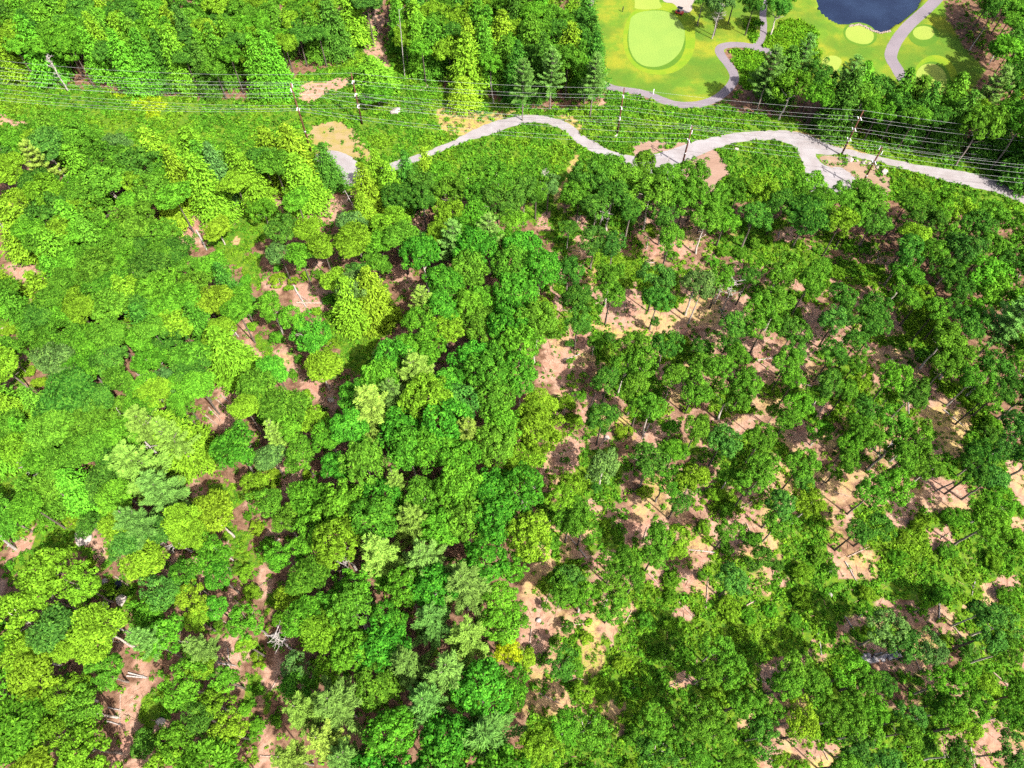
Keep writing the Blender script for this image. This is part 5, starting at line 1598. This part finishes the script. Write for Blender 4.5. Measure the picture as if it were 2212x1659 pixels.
bm = bmesh.new(); rbox(bm, (-0.25, 0, 0.78), (0.55, 1.05, 0.2)); rbox(bm, (-0.52, 0, 1.08), (0.14, 1.05, 0.5))
bm_obj("seat", bm, M_BLACK, cart)
bm = bmesh.new(); rbox(bm, (-0.1, 0, 1.95), (1.75, 1.25, 0.09), 0.04)
bm_obj("roof", bm, M_BLACK, cart)
for sx, sy in ((0.62, 0.52), (0.62, -0.52), (-0.85, 0.52), (-0.85, -0.52)):
    bm = bmesh.new(); tube(bm, [(sx, sy, 0.75), (sx * 0.95, sy, 1.93)], [0.035, 0.035], 6)
    bm_obj("roof_post", bm, M_WHITE, cart)
for sx, sy in ((0.85, 0.55), (0.85, -0.55), (-0.85, 0.55), (-0.85, -0.55)):
    bm = bmesh.new(); tube(bm, [(sx, sy - 0.11, 0.26), (sx, sy - 0.06, 0.26), (sx, sy + 0.06, 0.26), (sx, sy + 0.11, 0.26)], [0.2, 0.26, 0.26, 0.2], 14)
    bm_obj("wheel", bm, M_TYRE, cart)
bm = bmesh.new()
tube(bm, [(0.55 + 0.2 * math.cos(a) * 0.4, 0.25 + 0.2 * math.sin(a), 1.12 + 0.2 * math.cos(a) * 0.8) for a in np.linspace(0, 2 * math.pi, 14)], [0.02] * 14, 5)
tube(bm, [(0.8, 0.25, 0.95), (0.55, 0.25, 1.12)], [0.025, 0.025], 5)
bm_obj("steering_wheel", bm, M_BLACK, cart)

# golfer
gq = G(*Z1([(738, 215)])[0])
M_CLOTH = simple("dark_clothing", (0.018, 0.018, 0.022), 0.2, 4)
M_SKIN = simple("skin", (0.42, 0.25, 0.18), 0.05, 4)
M_HAIR = simple("hair", (0.03, 0.02, 0.015), 0.2, 8)
def skin_body(name, verts, edges, radii, mat, parent):
    bm = bmesh.new()
    lay = bm.verts.layers.skin.verify()
    vs = [bm.verts.new(v) for v in verts]
    for a, b in edges:
        bm.edges.new((vs[a], vs[b]))
    for v, r_ in zip(vs, radii):
        v[lay].radius = r_
    vs[0][lay].use_root = True
    o = bm_obj(name, bm, mat, parent)
    o.modifiers.new("skin", 'SKIN')
    m = o.modifiers.new("sub", 'SUBSURF')
    m.levels = m.render_levels = 2
    return o
per = empty("person", tuple(gq), math.radians(40))
tag(per, "person in dark clothing standing on the fairway left of green", "person")
bv = [(0, 0, 0.95), (0, 0, 1.15), (0, 0, 1.38), (0, 0, 1.5), (0, 0.01, 1.58), (0, 0.0, 1.68), (0.1, 0, 0.9), (0.11, 0.03, 0.5), (0.12, 0.0, 0.08), (0.12, 0.14, 0.04), (-0.1, 0, 0.9), (-0.11, 0.03, 0.5), (-0.12, 0, 0.08), (-0.12, 0.14, 0.04),
      (0.19, 0, 1.40), (0.26, 0.02, 1.14), (0.25, 0.10, 0.90), (0.25, 0.14, 0.80), (-0.19, 0, 1.40), (-0.26, 0.02, 1.14), (-0.25, 0.10, 0.90), (-0.25, 0.14, 0.80)]
be = [(0, 1), (1, 2), (2, 3), (3, 4), (4, 5), (0, 6), (6, 7), (7, 8), (8, 9), (0, 10), (10, 11), (11, 12), (12, 13), (2, 14), (14, 15), (15, 16), (16, 17), (2, 18), (18, 19), (19, 20), (20, 21)]
br_ = [(.15, .11), (.14, .10), (.15, .10), (.06, .06), (.085, .095), (.09, .10), (.09, .09), (.06, .06), (.045, .05), (.04, .04), (.09, .09), (.06, .06), (.045, .05), (.04, .04), (.055, .055), (.045, .045), (.034, .034), (.04, .022), (.055, .055), (.045, .045), (.034, .034), (.04, .022)]
skin_body("body", bv, be, br_, M_CLOTH, per)
bm = bmesh.new()
bmesh.ops.create_uvsphere(bm, u_segments=14, v_segments=10, radius=0.115)
for v in bm.verts:
    v.co = Vector((v.co.x * .92, v.co.y, v.co.z * 0.8)) + Vector((0, -0.01, 1.72))
bm_obj("hair", bm, M_HAIR, per, smooth=True)

mp = G((1450 + 888 * .1627) * .8848, (190 + 245 * .1627) * .8848)
root = empty("marker_post", tuple(mp))
tag(root, "short white post on the grass above the cart path", "post")
bm = bmesh.new(); tube(bm, [(0, 0, 0), (0, 0, 1.5)], [0.12, 0.11], 8); bm_obj("post", bm, M_WHITE, root)
bm = bmesh.new(); tube(bm, [(0, 0, 1.5), (0, 0, 1.6)], [0.16, 0.05], 8); bm_obj("cap", bm, M_WHITE, root)

# ------------------------------------------------------------------ light, world, render
EL, AZ = math.radians(50), math.radians(135)        # from behind the camera and to its right
sun_dir = Vector((math.sin(AZ) * math.cos(EL), math.cos(AZ) * math.cos(EL), math.sin(EL)))
sd_ = bpy.data.lights.new("sun", 'SUN')
sd_.energy = 4.6
sd_.angle = math.radians(0.5)
sd_.color = (1.0, 0.955, 0.88)
so = bpy.data.objects.new("sun", sd_)
so.rotation_euler = (-sun_dir).to_track_quat('-Z', 'Y').to_euler()
so.location = (60, -60, 160)
COL.objects.link(so)
w = bpy.data.worlds.new("World")
S.world = w
w.use_nodes = True
nt = w.node_tree
bg = nt.nodes.get("Background") or nt.nodes.new("ShaderNodeBackground")
sky = nt.nodes.new("ShaderNodeTexSky")
sky.sky_type = 'NISHITA'
sky.sun_disc = False
sky.air_density = 0.7
sky.dust_density = 4.0
sky.ozone_density = 0.4
sky.sun_elevation = EL
sky.sun_rotation = AZ
nt.links.new(sky.outputs[0], bg.inputs[0])
bg.inputs[1].default_value = 0.12
S.view_settings.view_transform = 'Standard'
S.view_settings.look = 'None'
S.view_settings.exposure = 1.5
S.view_settings.gamma = 1.0
S.cycles.max_bounces = 6
S.cycles.diffuse_bounces = 3
S.cycles.glossy_bounces = 2
S.cycles.transmission_bounces = 4
S.cycles.use_denoising = False
S.cycles.use_adaptive_sampling = True
S.cycles.adaptive_threshold = 0.02
